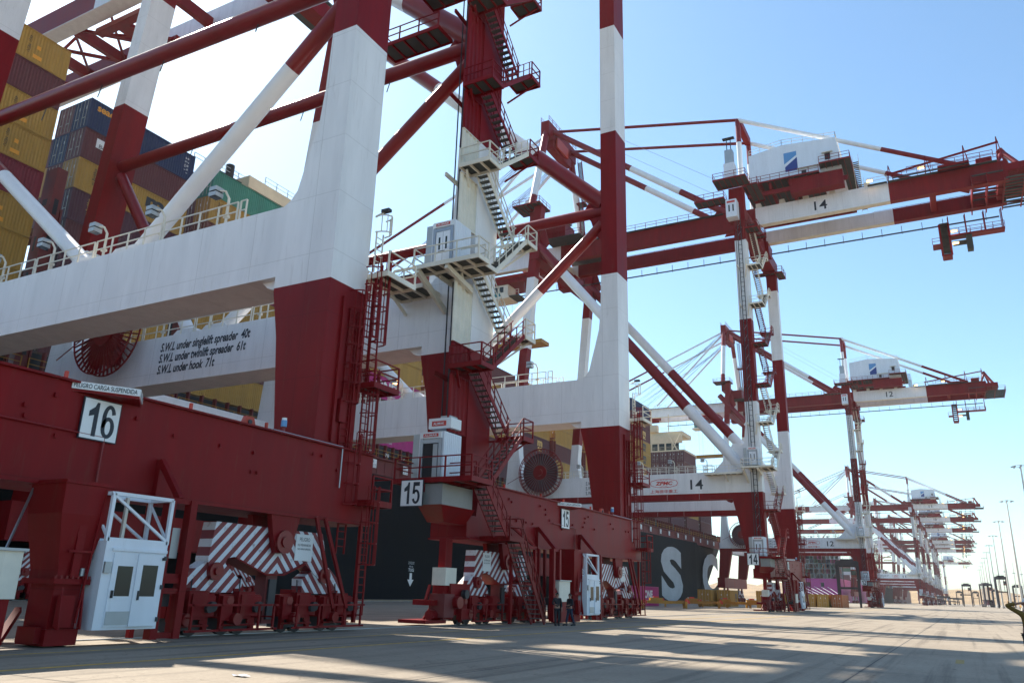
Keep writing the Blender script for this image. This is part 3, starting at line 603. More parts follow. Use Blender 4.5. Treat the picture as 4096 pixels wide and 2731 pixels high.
    g=MB().box(-23.3,-22.5,Yn-1.6,Yn-.6,1.9,2.75,'cream').box(-23.2,-22.6,Yn-1.5,Yn-.7,1.0,1.88,'red').bar((-22.9,Yn-1.1,4.2),(-22.9,Yn-1.1,2.75),.4,.4,'red').box(-23.5,-22.4,Yn-1.2,Yn+.6,.5,2.0,'red').box(-23.2,-22.3,Yn-1.9,Yn-1.0,.4,1.5,'shipred').tube((-22.3,Yn-.9,1.1),(-22.0,Yn-.9,1.1),.3,'red',14).tube((-22.3,Yn-.2,1.5),(-22.05,Yn-.2,1.5),.22,'darkmetal',12).box(-23.9,-22.7,Yn-2.3,Yn-1.9,.95,1.2,'red').bar((-23.4,Yn-2.0,.3),(-22.9,Yn-1.2,1.8),.1,.1,'red').box(-22.4,-22.1,Yn-.6,Yn+.3,.3,.8,'red').tube((-22.9,Yn-2.3,.5),(-22.9,Yn-1.5,.5),.25,'red',14).box(-23.3,-22.6,Yn-1.5,Yn-.6,.3,1.0,'red').box(-23.1,-22.7,Yn-1.4,Yn-.8,1.9,4.2,'red').box(-24.2,-22.6,Yn-3.0,Yn-1.2,.12,.28,'red').bar((-23.2,Yn-2.2,1.2),(-23.2,Yn-1.9,1.9),.12,.12,'red'); g.build('rail_brake',root,root)
    rx,rz=(-54.1,19.4) if A else (-56.2,19.5)
    reel(root,root,rx,Yn-1.15,rz,3.0,3.35 if A else 3.75,T)
    MB().box(rx-.6,rx+.6,Yn-.45,Yn-.01,rz-2.4,rz-.4,'red').build('reel_bracket',root,root)
    MB().bar((rx-2.5,Yn-1.0,rz+.2),(rx-6,Yn-1.0,rz-1.5),.06,.06,'red').build('cable_arm',root,root)

def craneA(num,Yn,Yf,by,label,P,near=True):
    root=empty('quay_crane',(-23.4,(Yn+Yf)/2+1,0),label,'crane','ship to shore cranes along the quay')
    lower_crane('A',root,Yn,Yf,num,by)
    band=BANDA; yn,yf=Yn+1.2,Yf+1.2
    for (y,d) in ((yn,P['n']),(yf,P['f'])):
        tz0,tz1=d['tie']; tube_part('tie_tube',(-24.0,y,tz0),(wx(tz1),y,tz1),.5,band,root,root)
        r=.47
        tube_part('diagonal_brace',(-24.4,y,tz0-1.2),(d['r'],y,18.8),r,band,root,root)
        tube_part('diagonal_brace',(wx(tz1)+.2,y,tz1-1.0),(d['l'],y,18.8),r,band,root,root)
        tube_part('back_brace',(-24.2,y,tz0+.6),(-57.6,y,66.6),.76,band,root,root)
        MB().prism([(-24.05,tz0+2.6),(-24.05,tz0-3.4),(-25.1,tz0-2.2),(-25.5,tz0-.8),(-26.3,tz0+.2),(-25.6,tz0+1.2)],y-.12,y+.12,'red').build('gusset',root,root)
        for xx in (d['r'],d['l']): MB().prism([(xx-1.6,18.712),(xx+1.6,18.712),(xx+.9,19.3),(xx-.9,19.3)],y-.62,y+.62,'white').build('brace_saddle',root,root)
        # conduit hooks under the tie
        h=MB()
        for x in (-31,-39,-45,-51): h.bar((x,y,(tz0+tz1)/2-.45),(x-.25,y,(tz0+tz1)/2-1.3),.05,.05,'darkmetal')
        h.build('cable_hook',root,root)
    # girders and boom (Y = 44.5 and 52.5 for a crane whose near legs stand at 36)
    o=Yn-36.0
    for i,(ya,yb) in enumerate(((43.3,44.9),(52.1,53.7))):
        b=MB()
        b.box(-81.5,-23+16,ya+o,yb+o,65.3,68.4,'white').box(-22.8+16,16,ya+o,yb+o,65.3,68.4,'red').box(-122,-81.502,ya+o,yb+o,65.3,68.4,'red')
        b.box(-121,15.8,ya+o-.12,yb+o+.12,65.2,65.297,'cream' if 0 else 'white')
        g=b.build('boom_girder',root,root); r=MB(); yy=(yb+.1 if i==0 else yb+.6)+o
        r.rail([(-121,yb+o+.7,68.2),(-60,yb+o+.7,68.2)],'cream',sp=2).bar((-121,yb+o+.4,68.1),(-60,yb+o+.4,68.1),.7,.08,'grate'); r.build('railing',g,root)
    for x in (-121,-106,-95,-88,-72,-62,-40,-24,-6,8,15):
        b=MB().box(x-.35,x+.35,44.9+o,52.1+o,65.6,67.0,'red')
        b.build('cross_tie',root,root)
    m=MB()
    for x in (-106,-95,-88): m.bar((x,44.9+o,66.2),(x+7,52.1+o,66.2),.35,.35,'red').bar((x,52.1+o,66.2),(x+7,44.9+o,66.2),.25,.25,'red')
    m.box(-84,-76,45.4+o,46.4+o,64.4,65.1,'red').box(-84,-76,50.6+o,51.6+o,64.4,65.1,'red').bar((-84,46+o,64.7),(-76,51+o,64.7),.3,.3,'red').box(-81,-79,46.4+o,50.6+o,64.5,65.0,'red').bar((-88,44.9+o,65.9),(-88,52+o,65.9),.5,.5,'red'); m.build('boom_bracing',root,root)
    st=MB()
    for y in (44.1+o,52.9+o): st.tube((-58,y,96),(-118,y,68.5),.22,'red',10).tube((-58,y,96),(-88,y,68.5),.2,'white',10).tube((-58,y,96),(-22,y,69),.35,'white',12).tube((-57,y,68),(-58,y,97),.6,'red',14)
    st.build('stay_bars',root,root)
    MB().box(-66,-60.5,Yf+.3,Yf+3.6,70.6,70.85,'grate').rail([(-66,Yf+.3,70.9),(-60.5,Yf+.3,70.9)],'red').build('service_platform',root,root)
    h=MB().box(-20,-4,44+o,54+o,69.5,75.5,'white'); h.build('machinery_house',root,root)
    if num=='16' or True:
        # SWL lettering and wider platform near the lift head
        tp=text('S.W.L under singlelift spreader  40t\nS.W.L under twinlift spreader  61t\nS.W.L under hook  71t','load_lettering',(-49.2,Yn-.003,15.85),(1,0,0),(0,0,1),9.0,2.35,'ink',root,root,off=.03,shear=.18)
        b=MB(); deck(root,root,XF-6.6,XF-2.0,Yn-2.3,Yn-.6,35.4,'red','sw'); deck(root,root,XF-3.4,XF+2.2,Yn-3.2,Yn-1.0,38.0,'red','swe')
        MB().box(XF-1.3,XF+.3,Yn-2.6,Yn-1.0,38.1,40.6,'galv').box(XF-2.4,XF-1.4,Yn-2.6,Yn-1.6,39.6,40.6,'orange').build('lift_head',root,root)
    return root
PA=dict(n=dict(tie=(36.0,36.0),r=-44.6,l=-44.4+.4),f=dict(tie=(34.4,34.4),r=-40.6,l=-43.6))
PA['n']['r'],PA['n']['l']=-44.6+0,-47.6
PA['f']['r'],PA['f']['l']=-40.8,-43.8
P16=dict(n=dict(tie=(33.0,33.0),r=-38.6,l=-42.4),f=dict(tie=(32.05,33.2),r=-38.4,l=-42.2))
craneA('15',36.0,58.84,47.4,'red and white quay crane with a 15 board, stairs and lift up its near leg',PA)
craneA('16',1.45,24.29,14.2,'nearest red and white quay crane, its low red beam carrying a large 16 board',P16)

def craneB(num,label):
    Yn,Yf=112.8,136.5; yn,yf=Yn+.77,Yf+.77; band=BANDB
    root=empty('quay_crane',(-23.4,125.4,0),label,'crane','ship to shore cranes along the quay')
    lower_crane('B',root,Yn,Yf,num,125.0)
    for y in (yn,yf):
        dz=0 if y==yn else 1.0
        tube_part('diagonal_brace',(-24.6,y,18.2+dz),(-61.2,y,63.0+dz*.3),.8,band,root,root)
        MB().prism([(-24.33,22.5),(-24.33,18.65),(-29.5,18.65),(-28.0,20.2),(-26.5,22.6)],y-.15,y+.15,'white').build('gusset',root,root)
        MB().prism([(-58.3,63),(-58.3,58.5),(-57.3,58.3),(-56.2,59.6),(-57.0,62.4)],y-.15,y+.15,'red').build('gusset',root,root)
        pass
    # lettering on the near portal beam
    text(num,'beam_number',(-32.7,Yn-.003,16.25),(1,0,0),(0,0,1),1.85,1.4,'ink',root,root,off=.01)
    tx=text('ZPMC','maker_lettering',(-37.9,Yn-.006,17.0),(1,0,0),(0,0,1),2.6,.55,'signred',root,root,off=.04,shear=.15)
    lg=MB(); cx,cz=-36.62,17.27; hx=[(-2.05,.0),(-1.9,.33),(-1.0,.55),(0,.6),(1.0,.55),(1.9,.33),(2.05,0)]; pts=hx+[(a,-b) for a,b in hx[::-1][1:-1]]
    for a,b in zip(pts,pts[1:]+pts[:1]): lg.bar((cx+a[0],Yn-.004,cz+a[1]),(cx+b[0],Yn-.004,cz+b[1]),.02,.07,'signred')
    for s_ in (-1,1):
        for k in (-.35,0,.35): lg.bar((cx+k*.4,Yn-.004,cz+s_*.34),(cx+k*1.7,Yn-.004,cz+s_*.56),.02,.04,'signred')
    lg.build('maker_emblem',root,root)
    text('上海振华重工','maker_lettering',(-38.7,Yn-.003,15.86),(1,0,0),(0,0,1),4.1,.5,'signred',root,root,off=.012)
    text('S.W.L under singlelift spreader  40t\nS.W.L under twinlift spreader  61t\nS.W.L under hook  71t','load_lettering',(-49.0,Yn-.003,15.95),(1,0,0),(0,0,1),8.25,2.0,'ink',root,root,off=.012)
    # twin girders: white, red over the quay, white, red at the back end
    zb,zt=59.1,62.15
    for i,(ya,yb) in enumerate(((120.6,121.6),(128.4,129.4))):
        b=MB(); zt=62.15 if i==0 else 61.3
        for x0,x1,m in ((-132,-86.3,'red'),(-86.3,-57.3,'white'),(-57.3,-22.4,'red'),(-22.4,-2.7,'white'),(-2.7,12.6,'red')):
            b.box(x0+.002,x1-.002,ya,yb,zb,zt,m).box(x0+.002,x1-.002,ya-.08,yb+.05,zb-.08,zb-.004,'cream' if m=='white' else m)  # cream underside on white sections: warm ground bounce put into the flange colour
        b.box(-132,12.5,ya+.4,ya+.55,zt+.002,zt+.12,'steel')
        g=b.build('girder',root,root)
        r=MB(); yo=ya-.75 if i==0 else yb+.15
        for x0,x1,m in ((-131,-62,'cream'),(-56,-27.5,'red'),(-5.5,-2.8,'cream'),(-2.7,11.5,'red')):
            r.box(x0,x1,yo,yo+.6,zt-.15,zt-.08,'grate').rail([(x0,yo+(0 if i==0 else .6),zt-.08),(x1,yo+(0 if i==0 else .6),zt-.08)],m,sp=1.9)
        r.build('railing',g,root)
    text(num,'girder_number',(-13.4,120.6-.003,59.8),(1,0,0),(0,0,1),1.9,1.55,'ink',root,root,off=.01)
    zt=62.15
    f=MB(); f.tube((-84,130.3,57.85),(11.5,130.3,57.85),.13,'darkmetal',8)
    x=-83
    while x<11.3: f.bar((x,130.3,57.6),(x,130.3,59.0),.08,.08,'grate'); x+=2.9
    f.build('festoon_rail',root,root)
    for x in (-131,-108,-86,-66,-59,-24.5,3,11.8):
        MB().box(x-.4,x+.4,121.602,128.398,zb+.4,zb+1.9,'red' if not -22<x<-3.5 and not -86<x<-58 else 'cream').build('cross_tie',root,root)
    # brackets that carry the girders on the legs
    for xa,xb in ((-25.4,-21.8),(-61.5,-57.2)):
        b=MB()
        for ya,yb in ((119.2,123.2),(127.2,131.2)): b.prism([(ya,59.0),(yb,59.0),(yb-.9,56.9),(ya+.9,56.9)],xa+.2,xb-.2,'red','X')
        b.build('girder_bracket',root,root)
    # legs carry on above the girders to an upper frame with the machinery
    for y in (Yn,Yf): deck(root,root,-62.6,-57.2,y-1.4,y+3.0,67.1,'red','swe' if y==Yn else 'nwe')
    b=MB().box(-60.6,-59.2,Yn+1.6,Yf-.05,64.6,66.9,'red'); b.build('cross_beam',root,root)
    b=MB().box(-59,-55,117.5,121.5,62.3,65.2,'red').box(-58.5,-54,124,127,62.5,64.2,'red').box(-56,-54.6,118,119.6,65.21,66.2,'galv').box(-59,-52,117,131,62.2,62.29,'grate').rail([(-59,117,62.3),(-52,117,62.3),(-52,131,62.3)],'red'); b.build('boom_hoist_frame',root,root)
    for y in (Yn,Yf): 
        c=124.9; MB().bar((-60.0,y+.8,60.5),(-60.0,y+(6.5 if y==Yn else -6.5),64.8),.7,.5,'red').build('knee_brace',root,root)
    # tall A-frame over the waterside legs
    apn,apf,pn,pf=V((-60.2,119.9,87.2)),V((-60.2,130.6,87.2)),V((-59.9,Yn+.8,67.1)),V((-59.9,Yf+.7,67.1))
    AB=((70,80.5),('red','white','red'))
    for p,q in ((pn,apn),(pf,apf)): tube_part('a_frame_leg',p,q,.68,AB,root,root)
    b=MB().box(-61.0,-59.3,118.9,131.6,85.2,88.3,'red').box(-60.9,-59.4,121,129.5,83.4,85.19,'red').box(-59.25,-58.9,122,127,84.0,86.2,'orange').rail([(-61,118.9,88.3),(-61,131.6,88.3)],'red').rail([(-59.3,118.9,88.3),(-59.3,131.6,88.3)],'red'); b.build('apex_beam',root,root)
    flight(root,root,-58.6,-57.8,133.0,67.3,131.5,76.5,'red'); flight(root,root,-58.6,-57.8,133.2,76.5,130.9,85.2,'red'); deck(root,root,-59.2,-57.4,131.6,133.6,76.4,'red','ne')
    BS=((68.3,75.0),('red','white','red'))
    for a in (121.2,129.3):
        ap=V((-59.6,a,87.0))
        tube_part('back_stay',ap,(-27.0,a,zt+.3),.55,BS,root,root)
        MB().prism([(-29.5,zt+.002),(-24.4,zt+.002),(-25.4,zt+1.5),(-27.6,zt+2.6)],a-.15,a+.15,'red').build('gusset',root,root)
        # landside mast, level tie, rear stay
        mt=V((-24.4,a,79.6))
        tube_part('mast_post',(-24.4,a,zt+.2),mt,.42,((75.2,),('white','red')),root,root)
        tube_part('top_tie',ap,mt,.27,'red',root,root)
        bn=V((8.2,a,zt+.2)); k=mt.lerp(bn,.655)
        MB().tube(mt,k,.36,'white',14).tube(k,bn,.36,'red',14).build('rear_stay',root,root)
        # forestays to the boom
        e=V((-118,a,zt+1.2)); k1=ap.lerp(e,.42)
        MB().bar(ap,k1,.28,.5,'white').bar(k1,e,.28,.5,'red').build('forestay',root,root)
        MB().bar(ap,(-84.5,a,zt+1.0),.3,.5,'white').build('forestay',root,root)
        r=MB()
        for i in range(9): r.bar((-60.8,a+(i%3-1)*.5,86.6-i*.25),(-88-i*1.6,a+(i%3-1)*.9,zt+.8),.05,.05,'rope')
        r.bar((-50,a,85.0),(-26,a,zt+5),.04,.04,'rope')
        r.build('hoist_ropes',root,root)
    MB().box(-24.9,-23.9,121.7,128.8,78.9,80.1,'red').build('mast_beam',root,root)
    # boom-tip gear
    MB().box(-132.8,-132.0,119,131,61,63.4,'red').tube((-131,121.3,62.2),(-124,125,70),.3,'red',8).tube((-131,129,62.2),(-124,125,70),.3,'red',8).build('boom_tip_frame',root,root)
    # machinery house over the land legs
    z0=65.35; hs=MB().prism([(-22.6,z0),(-22.6,70.9),(-17.3,71.6),(-9.2,70.9),(-8.7,z0)],119.0,130.6,'cab')
    for x in (-20.2,-17.6,-15,-12.4,-10): hs.box(x-.01,x+.01,118.99,119.0-.001,z0+.1,70.7,'cab')
    h=hs.build('machinery_house',root,root)
    MB().rail([(-22.5,119.1,70.9),(-17.3,119.1,71.6),(-9.2,119.1,70.9),(-9.2,130.5,70.9)],'cream',sp=1.6).build('roof_railing',h,root)
    wd=MB().box(-11.0,-10.2,118.93,118.985,67.3,68.4,'black').box(-11.4,-9.8,118.6,118.99,68.45,68.6,'cream').box(-14.6,-13.9,118.93,118.985,z0+.15,66.3,'black').box(-15.2,-11.9,118.7,118.99,66.6,66.75,'cream'); wd.build('window',h,root)
    e=MB(); y=118.99
    e.add([(-17.1,y,68.0),(-15.15,y,69.3),(-15.15,y,70.0),(-17.1,y,70.0)],[(0,1,2,3)],'logolight').add([(-17.0,y,66.6),(-15.1,y,66.6),(-15.1,y,68.9),(-17.0,y,67.5)],[(0,1,2,3)],'logodark'); e.build('house_emblem',h,root)
    deck(root,root,-23.6,-11.9,117.4,131.4,64.95,'red','swn','platform'); deck(root,root,-11.8,-7.3,117.0,131.4,66.0,'red','sen','platform')
    b=MB()
    for x in (-22.5,-19.5,-16.5): b.box(x,x+.35,117.8,131,63.6,64.7,'red')
    for y in (118.2,124.5,130.5): b.box(-23,-8,y,y+.4,62.95,63.59,'red')
    for x in (-22.3,-18.6,-15.0,-11.0,-6.0): b.box(x,x+.8,120.7,121.9,62.16,62.94,'cream')
    b.build('house_support',root,root)
    MB().box(-16.4,-8.6,118.0,119.9,62.3,64.7,'red').box(-12.4,-12.2,117.9,119.9,62.25,64.72,'red').build('service_box',root,root)
    flight(root,root,-7.1,-6.3,126.6,66.0,129.4,62.3,'cream'); flight(root,root,-7.1,-6.3,118.6,65.9,121.0,62.3,'cream')
    # lift head
    deck(root,root,-26.4,-21.4,Yn-3.4,Yn-.1,62.6,'red','swe'); deck(root,root,-22.2,-20.4,Yn-.1,119.0,62.6,'red','e')
    MB().box(-24.8,-23.2,Yn-2.4,Yn-.8,62.7,65.6,'cab').box(-24.6,-23.4,Yn-2.2,Yn-1.0,65.61,68.0,'galv').box(-24.9,-23.1,Yn-1.9,Yn-1.2,70.2,70.35,'darkmetal').bar((-24.3,Yn-1.6,68),(-24.3,Yn-1.6,70.2),.12,.12,'darkmetal').bar((-23.7,Yn-1.6,68),(-23.7,Yn-1.6,70.2),.12,.12,'darkmetal').build('lift_head',root,root)
    deck(root,root,-29.6,-25.0,Yn-2.5,Yn-.2,60.0,'red','swe'); deck(root,root,XF+.05,XF+1.3,Yf-1.0,Yf+2.6,56.6,'red','sne'); deck(root,root,XF-3.4,XF,Yf-1.3,Yf-.05,56.6,'red','sw')
    lc=MB().box(-24.8,-23.2,Yn-2.5,Yn-.9,56.4,59.3,'cab').box(-24.4,-24.2,Yn-2.53,Yn-2.501,57.3,58.4,'glass').box(-23.8,-23.6,Yn-2.53,Yn-2.501,57.3,58.4,'glass').box(-24.6,-23.4,Yn-2.53,Yn-2.501,58.75,59.05,'signred'); lc.build('lift_station',root,root)
    MB().loft([(56.9,-25.0,XF,Yn,Yn+1.54),(62.4,-24.8,XF,Yn,Yn+1.54)],'red').build('leg_head',root,root)
    # back end: rope anchorage, handrails, hanging service platforms
    b=MB().tube((12.6,124.0,65.2),(11.2,122.2,61.6),.28,'red',10).tube((12.6,124.0,65.2),(14.4,122.2,61.6),.36,'red',10).tube((12.6,124.0,65.2),(14.0,127.5,61.6),.28,'red',10).tube((12.3,124,65.6),(12.9,124,64.5),.5,'red',12).box(12.0,15.4,120.5,130,60.4,61.5,'red').box(9,11,121,123,62.2,63.4,'red').rail([(12,119.8,59.3),(17,119.8,59.3),(17,130.4,59.3)],'red')
    for i in range(11): b.box(8.0,12.0,119.8+i*1.05,120.1+i*1.05,60.2,60.35,'grate').box(12,17,119.8+i*1.02,120.1+i*1.02,59.0,59.15,'grate')
    for x in (8.0,9.9,12.0,14.4,16.9): b.box(x,x+.15,119.7,130.6,58.9,59.15 if x>11.9 else 60.2,'red')
    for i in range(4): b.bar((8,120+i*2.6,59.3),(16.5,122.5+i*2.4,59.3),.18,.18,'red')
    b.build('rope_anchor',root,root)
    b=MB().bar((-3.0,120.0,63.1),(12.0,120.0,64.9),.12,.3,'red')
    for x in (-2.6,2.4,7.4,11.6): b.bar((x,120.0,62.0),(x+.2,120.0,64.6+(x+3)*.08),.1,.14,'red').bar((x+.7,120.0,62.0),(x+.2,120.0,64.6+(x+3)*.08),.1,.1,'red')
    b.box(4,8,118.6,120.5,62.0,62.3,'red').rail([(0,118.8,62.2),(11,118.8,62.2)],'red').tube((-2,118.9,61.9),(8,118.9,61.9),.12,'darkmetal',8)
    b.build('cable_carrier',root,root)
    b=MB().box(4.5,12.0,129.9,131.6,55.7,55.95,'red').rail([(4.5,129.9,55.95),(12.0,129.9,55.95)],'red').rail([(4.5,131.6,55.95),(12.0,131.6,55.95)],'red')
    for x in (4.7,7.0,9.5,11.8): b.bar((x,129.8,55.8),(x,129.8,59.0),.14,.14,'red').bar((x,131.6,55.8),(x,131.6,59.6),.1,.1,'red')
    b.build('hanging_walkway',root,root)
    b=MB().box(3.4,4.7,129.9,132.2,57.9,58.1,'grate')
    for i in range(9): b.box(3.5,4.6,130.0+i*.12,132.0+i*.02,57.9-i*.58,58.0-i*.58,'grate')
    for x in (3.4,4.65): b.bar((x,130,58),(x,130.6,52.9),.1,.3,'red').bar((x,132,58),(x,132.4,52.9),.1,.1,'red')
    b.box(3.4,4.7,130.3,132.3,52.75,52.95,'red').box(2.2,3.4,130,132,54.6,54.8,'red').rail([(2.2,130,54.8),(3.4,130,54.8)],'red').box(5.0,6.8,129.9,131.4,54.6,54.8,'grate').box(6.8,7.6,129.9,131.4,53.3,55.6,'grate')
    b.build('hanging_stairs',root,root)
    for p in ((-5.5,119.2,62.1),(1.5,119.2,62.6),(4.9,129.7,56.2),(4.9,129.7,54.2)): MB().box(p[0],p[0]+.8,p[1]-.3,p[1],p[2],p[2]+.22,'lampglow').box(p[0]-.1,p[0]+.9,p[1]-.35,p[1]+.1,p[2]+.23,p[2]+.32,'galv').build('floodlight',root,root)
    # trolley with driver's cabin under the boom
    b=MB().box(-74,-64,122.1,128.3,58.2,58.95,'red').box(-73,-65,122.3,128.1,57.4,58.19,'red'); t=b.build('trolley',root,root)
    c=MB().box(-72.4,-69.3,122.6,125.6,55.0,57.38,'cream').box(-73.0,-68.9,122.2,126.0,54.5,54.95,'cream').rail([(-69.2,122.3,54.95),(-66.8,122.3,54.95)],'cream').box(-69.3,-66.8,122.3,125.8,54.7,54.9,'grate'); cc=c.build('driver_cabin',t,root)
    MB().box(-72.3,-71.3,122.57,122.598,55.9,57.0,'glass').box(-71.15,-70.3,122.57,122.598,55.9,57.0,'glass').box(-72.3,-70.9,122.57,122.598,55.05,55.8,'teal').build('cabin_window',cc,root)
    r=MB()
    for x in (-71,-66):
        for y in (123,127.5): r.bar((x,y,57.4),(x,y,39 if False else 46),.04,.04,'rope')
    r.box(-74.5,-62.5,123.6,126.8,45.3,46.0,'yellow'); r.build('spreader',t,root)
    return root
b14=craneB('14','red and white quay crane with 14 on its girder and a white machinery house')
def crane_copy(num,dy,label):
    r=copy_tree(b14); r.location=(b14.location.x,b14.location.y+dy,0); r['label']=label
    # swap the digits
    def walk(o):
        for c in list(o.children):
            if c.name.split('.')[0] in ('number','beam_number','girder_number'):
                me=c.data; xs=[v.co for v in me.vertices]
                mn=V([min(p[i] for p in xs) for i in range(3)]); mx_=V([max(p[i] for p in xs) for i in range(3)])
                d=mx_-mn; horiz=V((1,0,0)) if d.x>d.y else V((0,1,0)); w=max(d.x,d.y); h=d.z
                par=c.parent; bpy.data.objects.remove(c)
                cls='number' if h<1.3 else None
                if horiz.x: p0=V((mn.x,mn.y,mn.z))
                else: p0=V((mn.x,mn.y,mn.z))
                class _R: location=V((0,0,0))
                nm='number' if par is not r else ('beam_number' if mn.z<20 else 'girder_number')
                digits(num,p0,horiz,(0,0,1),w if len(num)>1 else w*.45,h,'ink',_R,par) if nm=='number' else text(num,nm,p0,horiz,(0,0,1),w if len(num)>1 else w*.45,h,'ink',_R,par,off=.01,ext=0)
            else: walk(c)
    walk(r); return r
for num,yn,lb in (('12',247,'quay crane numbered 12, second white-housed crane along the quay'),('11',573,'distant quay crane numbered 11 on its girder, topmost of the far cluster'),
        ('10',668,'distant quay crane just below and behind the one numbered 11'),('9',770,'third quay crane of the far cluster, counting from the 11 crane'),('8',925,'fourth quay crane of the far cluster, counting from the 11 crane'),
        ('7',992,'fifth quay crane of the far cluster, counting from the 11 crane'),('6',1085,'sixth quay crane of the far cluster, boom just above the lowest one'),('5',1430,'farthest and lowest quay crane, standing apart beyond the far cluster')):
    crane_copy(num,yn-112.8,lb)

# ------------------------------------------------------------------ ground, water, hills
def struct(b,name,kind='structure'):
    o=b.build(name); o['kind']=kind; return o
QX=-64.6
g=MB().add([(QX,-300,0),(1500,-300,0),(1500,4500,0),(QX,4500,0)],[(0,1,2,3)],'ground'); struct(g,'quay_apron')
g=MB().box(QX-.6,QX,-300,4500,-6,.0,'ground').box(QX-.3,QX+.3,-300,3000,.002,.22,'ground'); struct(g,'quay_edge')
struct(MB().add([(-4000,-300,-3),(QX-.6,-300,-3),(QX-.6,4500,-3),(-4000,4500,-3)],[(0,1,2,3)],'water'),'water')
j=MB()
for x in (-2.6,4.6,-9.8,11.8,19.0): j.add([(x-.02,-20,.004),(x+.02,-20,.004),(x+.02,1600,.004),(x-.02,1600,.004)],[(0,1,2,3)],'joint')
y=9.5
while y<400: j.add([(-21,y,.003),(60,y,.003),(60,y+.03,.003),(-21,y+.03,.003)],[(0,1,2,3)],'joint'); y+=14.3
struct(j,'expansion_joints')
l=MB()
l.add([(-16.55,8,.004),(-16.35,8,.004),(-16.35,1400,.004),(-16.55,1400,.004)],[(0,1,2,3)],'linepaint')
l.add([(-19.7,-5,.004),(-19.55,-5,.004),(-19.55,1400,.004),(-19.7,1400,.004)],[(0,1,2,3)],'linepaint')
l.add([(-.62,14.2,.004),(-.30,14.2,.004),(-.30,16.4,.004),(-.62,16.4,.004)],[(0,1,2,3)],'fadedpaint').add([(-.5,29.2,.004),(-.26,29.2,.004),(-.26,31.2,.004),(-.5,31.2,.004)],[(0,1,2,3)],'fadedpaint')
struct(l,'yellow_line_markings')
rl=MB()
for x in (-22.85,-63.1):
    rl.box(x-.06,x+.06,-60,1700,.003,.035,'steel')
struct(rl,'crane_rails')
hb=MB(); n=90; rnd=random.Random(3); pr=[]
for i in range(n+1):
    x=-900+i*35; h=46+14*math.sin(i*.33)+9*math.sin(i*.9+1)+6*math.sin(i*2.3)+rnd.uniform(-3,3); pr.append((x,h))
vs=[]; 
for x,h in pr: vs+=[(x,2900,-2),(x,3100,h*.45),(x,3300,h*.85),(x,3500,h),(x,3900,-2)]
fs=[(i*5+k,i*5+5+k,i*5+6+k,i*5+k+1) for i in range(n) for k in range(4)]
struct(MB().add(vs,fs,'hill',True),'hills')

# ------------------------------------------------------------------ containers
def container_mesh(key,cname):
    L,Wd,H=12.19,2.44,2.9; b=MB(); m='box_'+cname
    for y0,y1 in ((0,.18),(L-.18,L)):
        for x0,x1 in ((0,.16),(Wd-.16,Wd)): b.box(x0,x1,y0,y1,0,H,m)
    for x0,x1 in ((0,.12),(Wd-.12,Wd)):
        b.box(x0,x1,.18,L-.18,0,.16,m).box(x0,x1,.18,L-.18,H-.1,H,m)
    for y0,y1 in ((0,.14),(L-.14,L)): b.box(.16,Wd-.16,y0,y1,0,.14,m).box(.16,Wd-.16,y0,y1,H-.12,H,m)
    b.box(.12,Wd-.12,.14,L-.14,H-.06,H-.03,m).box(.12,Wd-.12,.14,L-.14,.05,.1,m)
    # corrugated flanks
    for x,s in ((Wd-.05,1),(.05,-1)):
        p=[]; y=.18; st=.278
        while y<L-.2-st: p+=[(y,0),(y+.07,-.045),(y+.14,-.045),(y+.21,0)]; y+=st
        p.append((L-.18,0)); n=len(p); vs=[(x+s*o,yy,z) for z in (.16,H-.1) for yy,o in p]
        b.add(vs,[(k,k+1,n+k+1,n+k) if s>0 else (n+k,n+k+1,k+1,k) for k in range(n-1)],m)
    b.add([(.16,L-.05,.14),(Wd-.16,L-.05,.14),(Wd-.16,L-.05,H-.12),(.16,L-.05,H-.12)],[(3,2,1,0)],m)
    ks=[m]; me=bpy.data.meshes.new('container_'+cname); me.from_pydata(b.v,[],b.f); me.materials.append(M[m]); me.update()
    d=MB()
    for k in range(2):
        x0=.17+k*1.055; d.box(x0,x0+1.04,.03,.07,.15,H-.13,m)
        for q in (.35,.8,1.4,1.95,2.4): d.box(x0+.03,x0+1.01,.022,.029,q,q+.05,m)
        for q in (.25,.75): d.bar((x0+q,.0,.16),(x0+q,.0,H-.14),.035,.035,'doorline')
        d.box(x0+.2,x0+.8,-.015,-.002,1.0,1.06,'doorline').box(x0+.6,x0+.72,.015,.02,1.9,2.2,'signwhite')
    dm=bpy.data.meshes.new('container_doors'); dm.from_pydata(d.v,[],d.f); ks=[]
    for k in d.m:
        if k not in ks: ks.append(k)
    for k in ks: dm.materials.append(M[k])
    dm.polygons.foreach_set('material_index',[ks.index(k) for k in d.m]); dm.update()
    return me,dm
CM={k:container_mesh(k,k) for k in CC}
# short 20 ft version for the boxes on the quay is not needed: full length boxes are used throughout
def container(colr,x,y,z,label,group,doors=True,rz=0,H=1.0,L=1.0):
    """x = outer (landward) face, y = near end, z = underside"""
    o=bpy.data.objects.new('container',CM[colr][0]); col.objects.link(o); o.location=(x-2.44,y,z); o.scale=(1,L,H)
    if rz: o.rotation_euler=(0,0,rz); o.location=(x,y,z)
    tag(o,label,'container',group)
    if doors:
        d=bpy.data.objects.new('doors',CM[colr][1]); col.objects.link(d); d.parent=o
    return o
def cletter(o,s,y,z,w,h,m,vert=False,off=.01,name='lettering'):
    """lettering on the landward flank in local coords of the container"""
    class _R: location=V((0,0,0))
    if vert: return text(s,name,(2.405,y,z),(0,0,-1),(0,1,0),w,h,m,_R,o,off=off,ext=.0)
    return text(s,name,(2.405,y,z),(0,1,0),(0,0,1),w,h,m,_R,o,off=off,ext=.0)
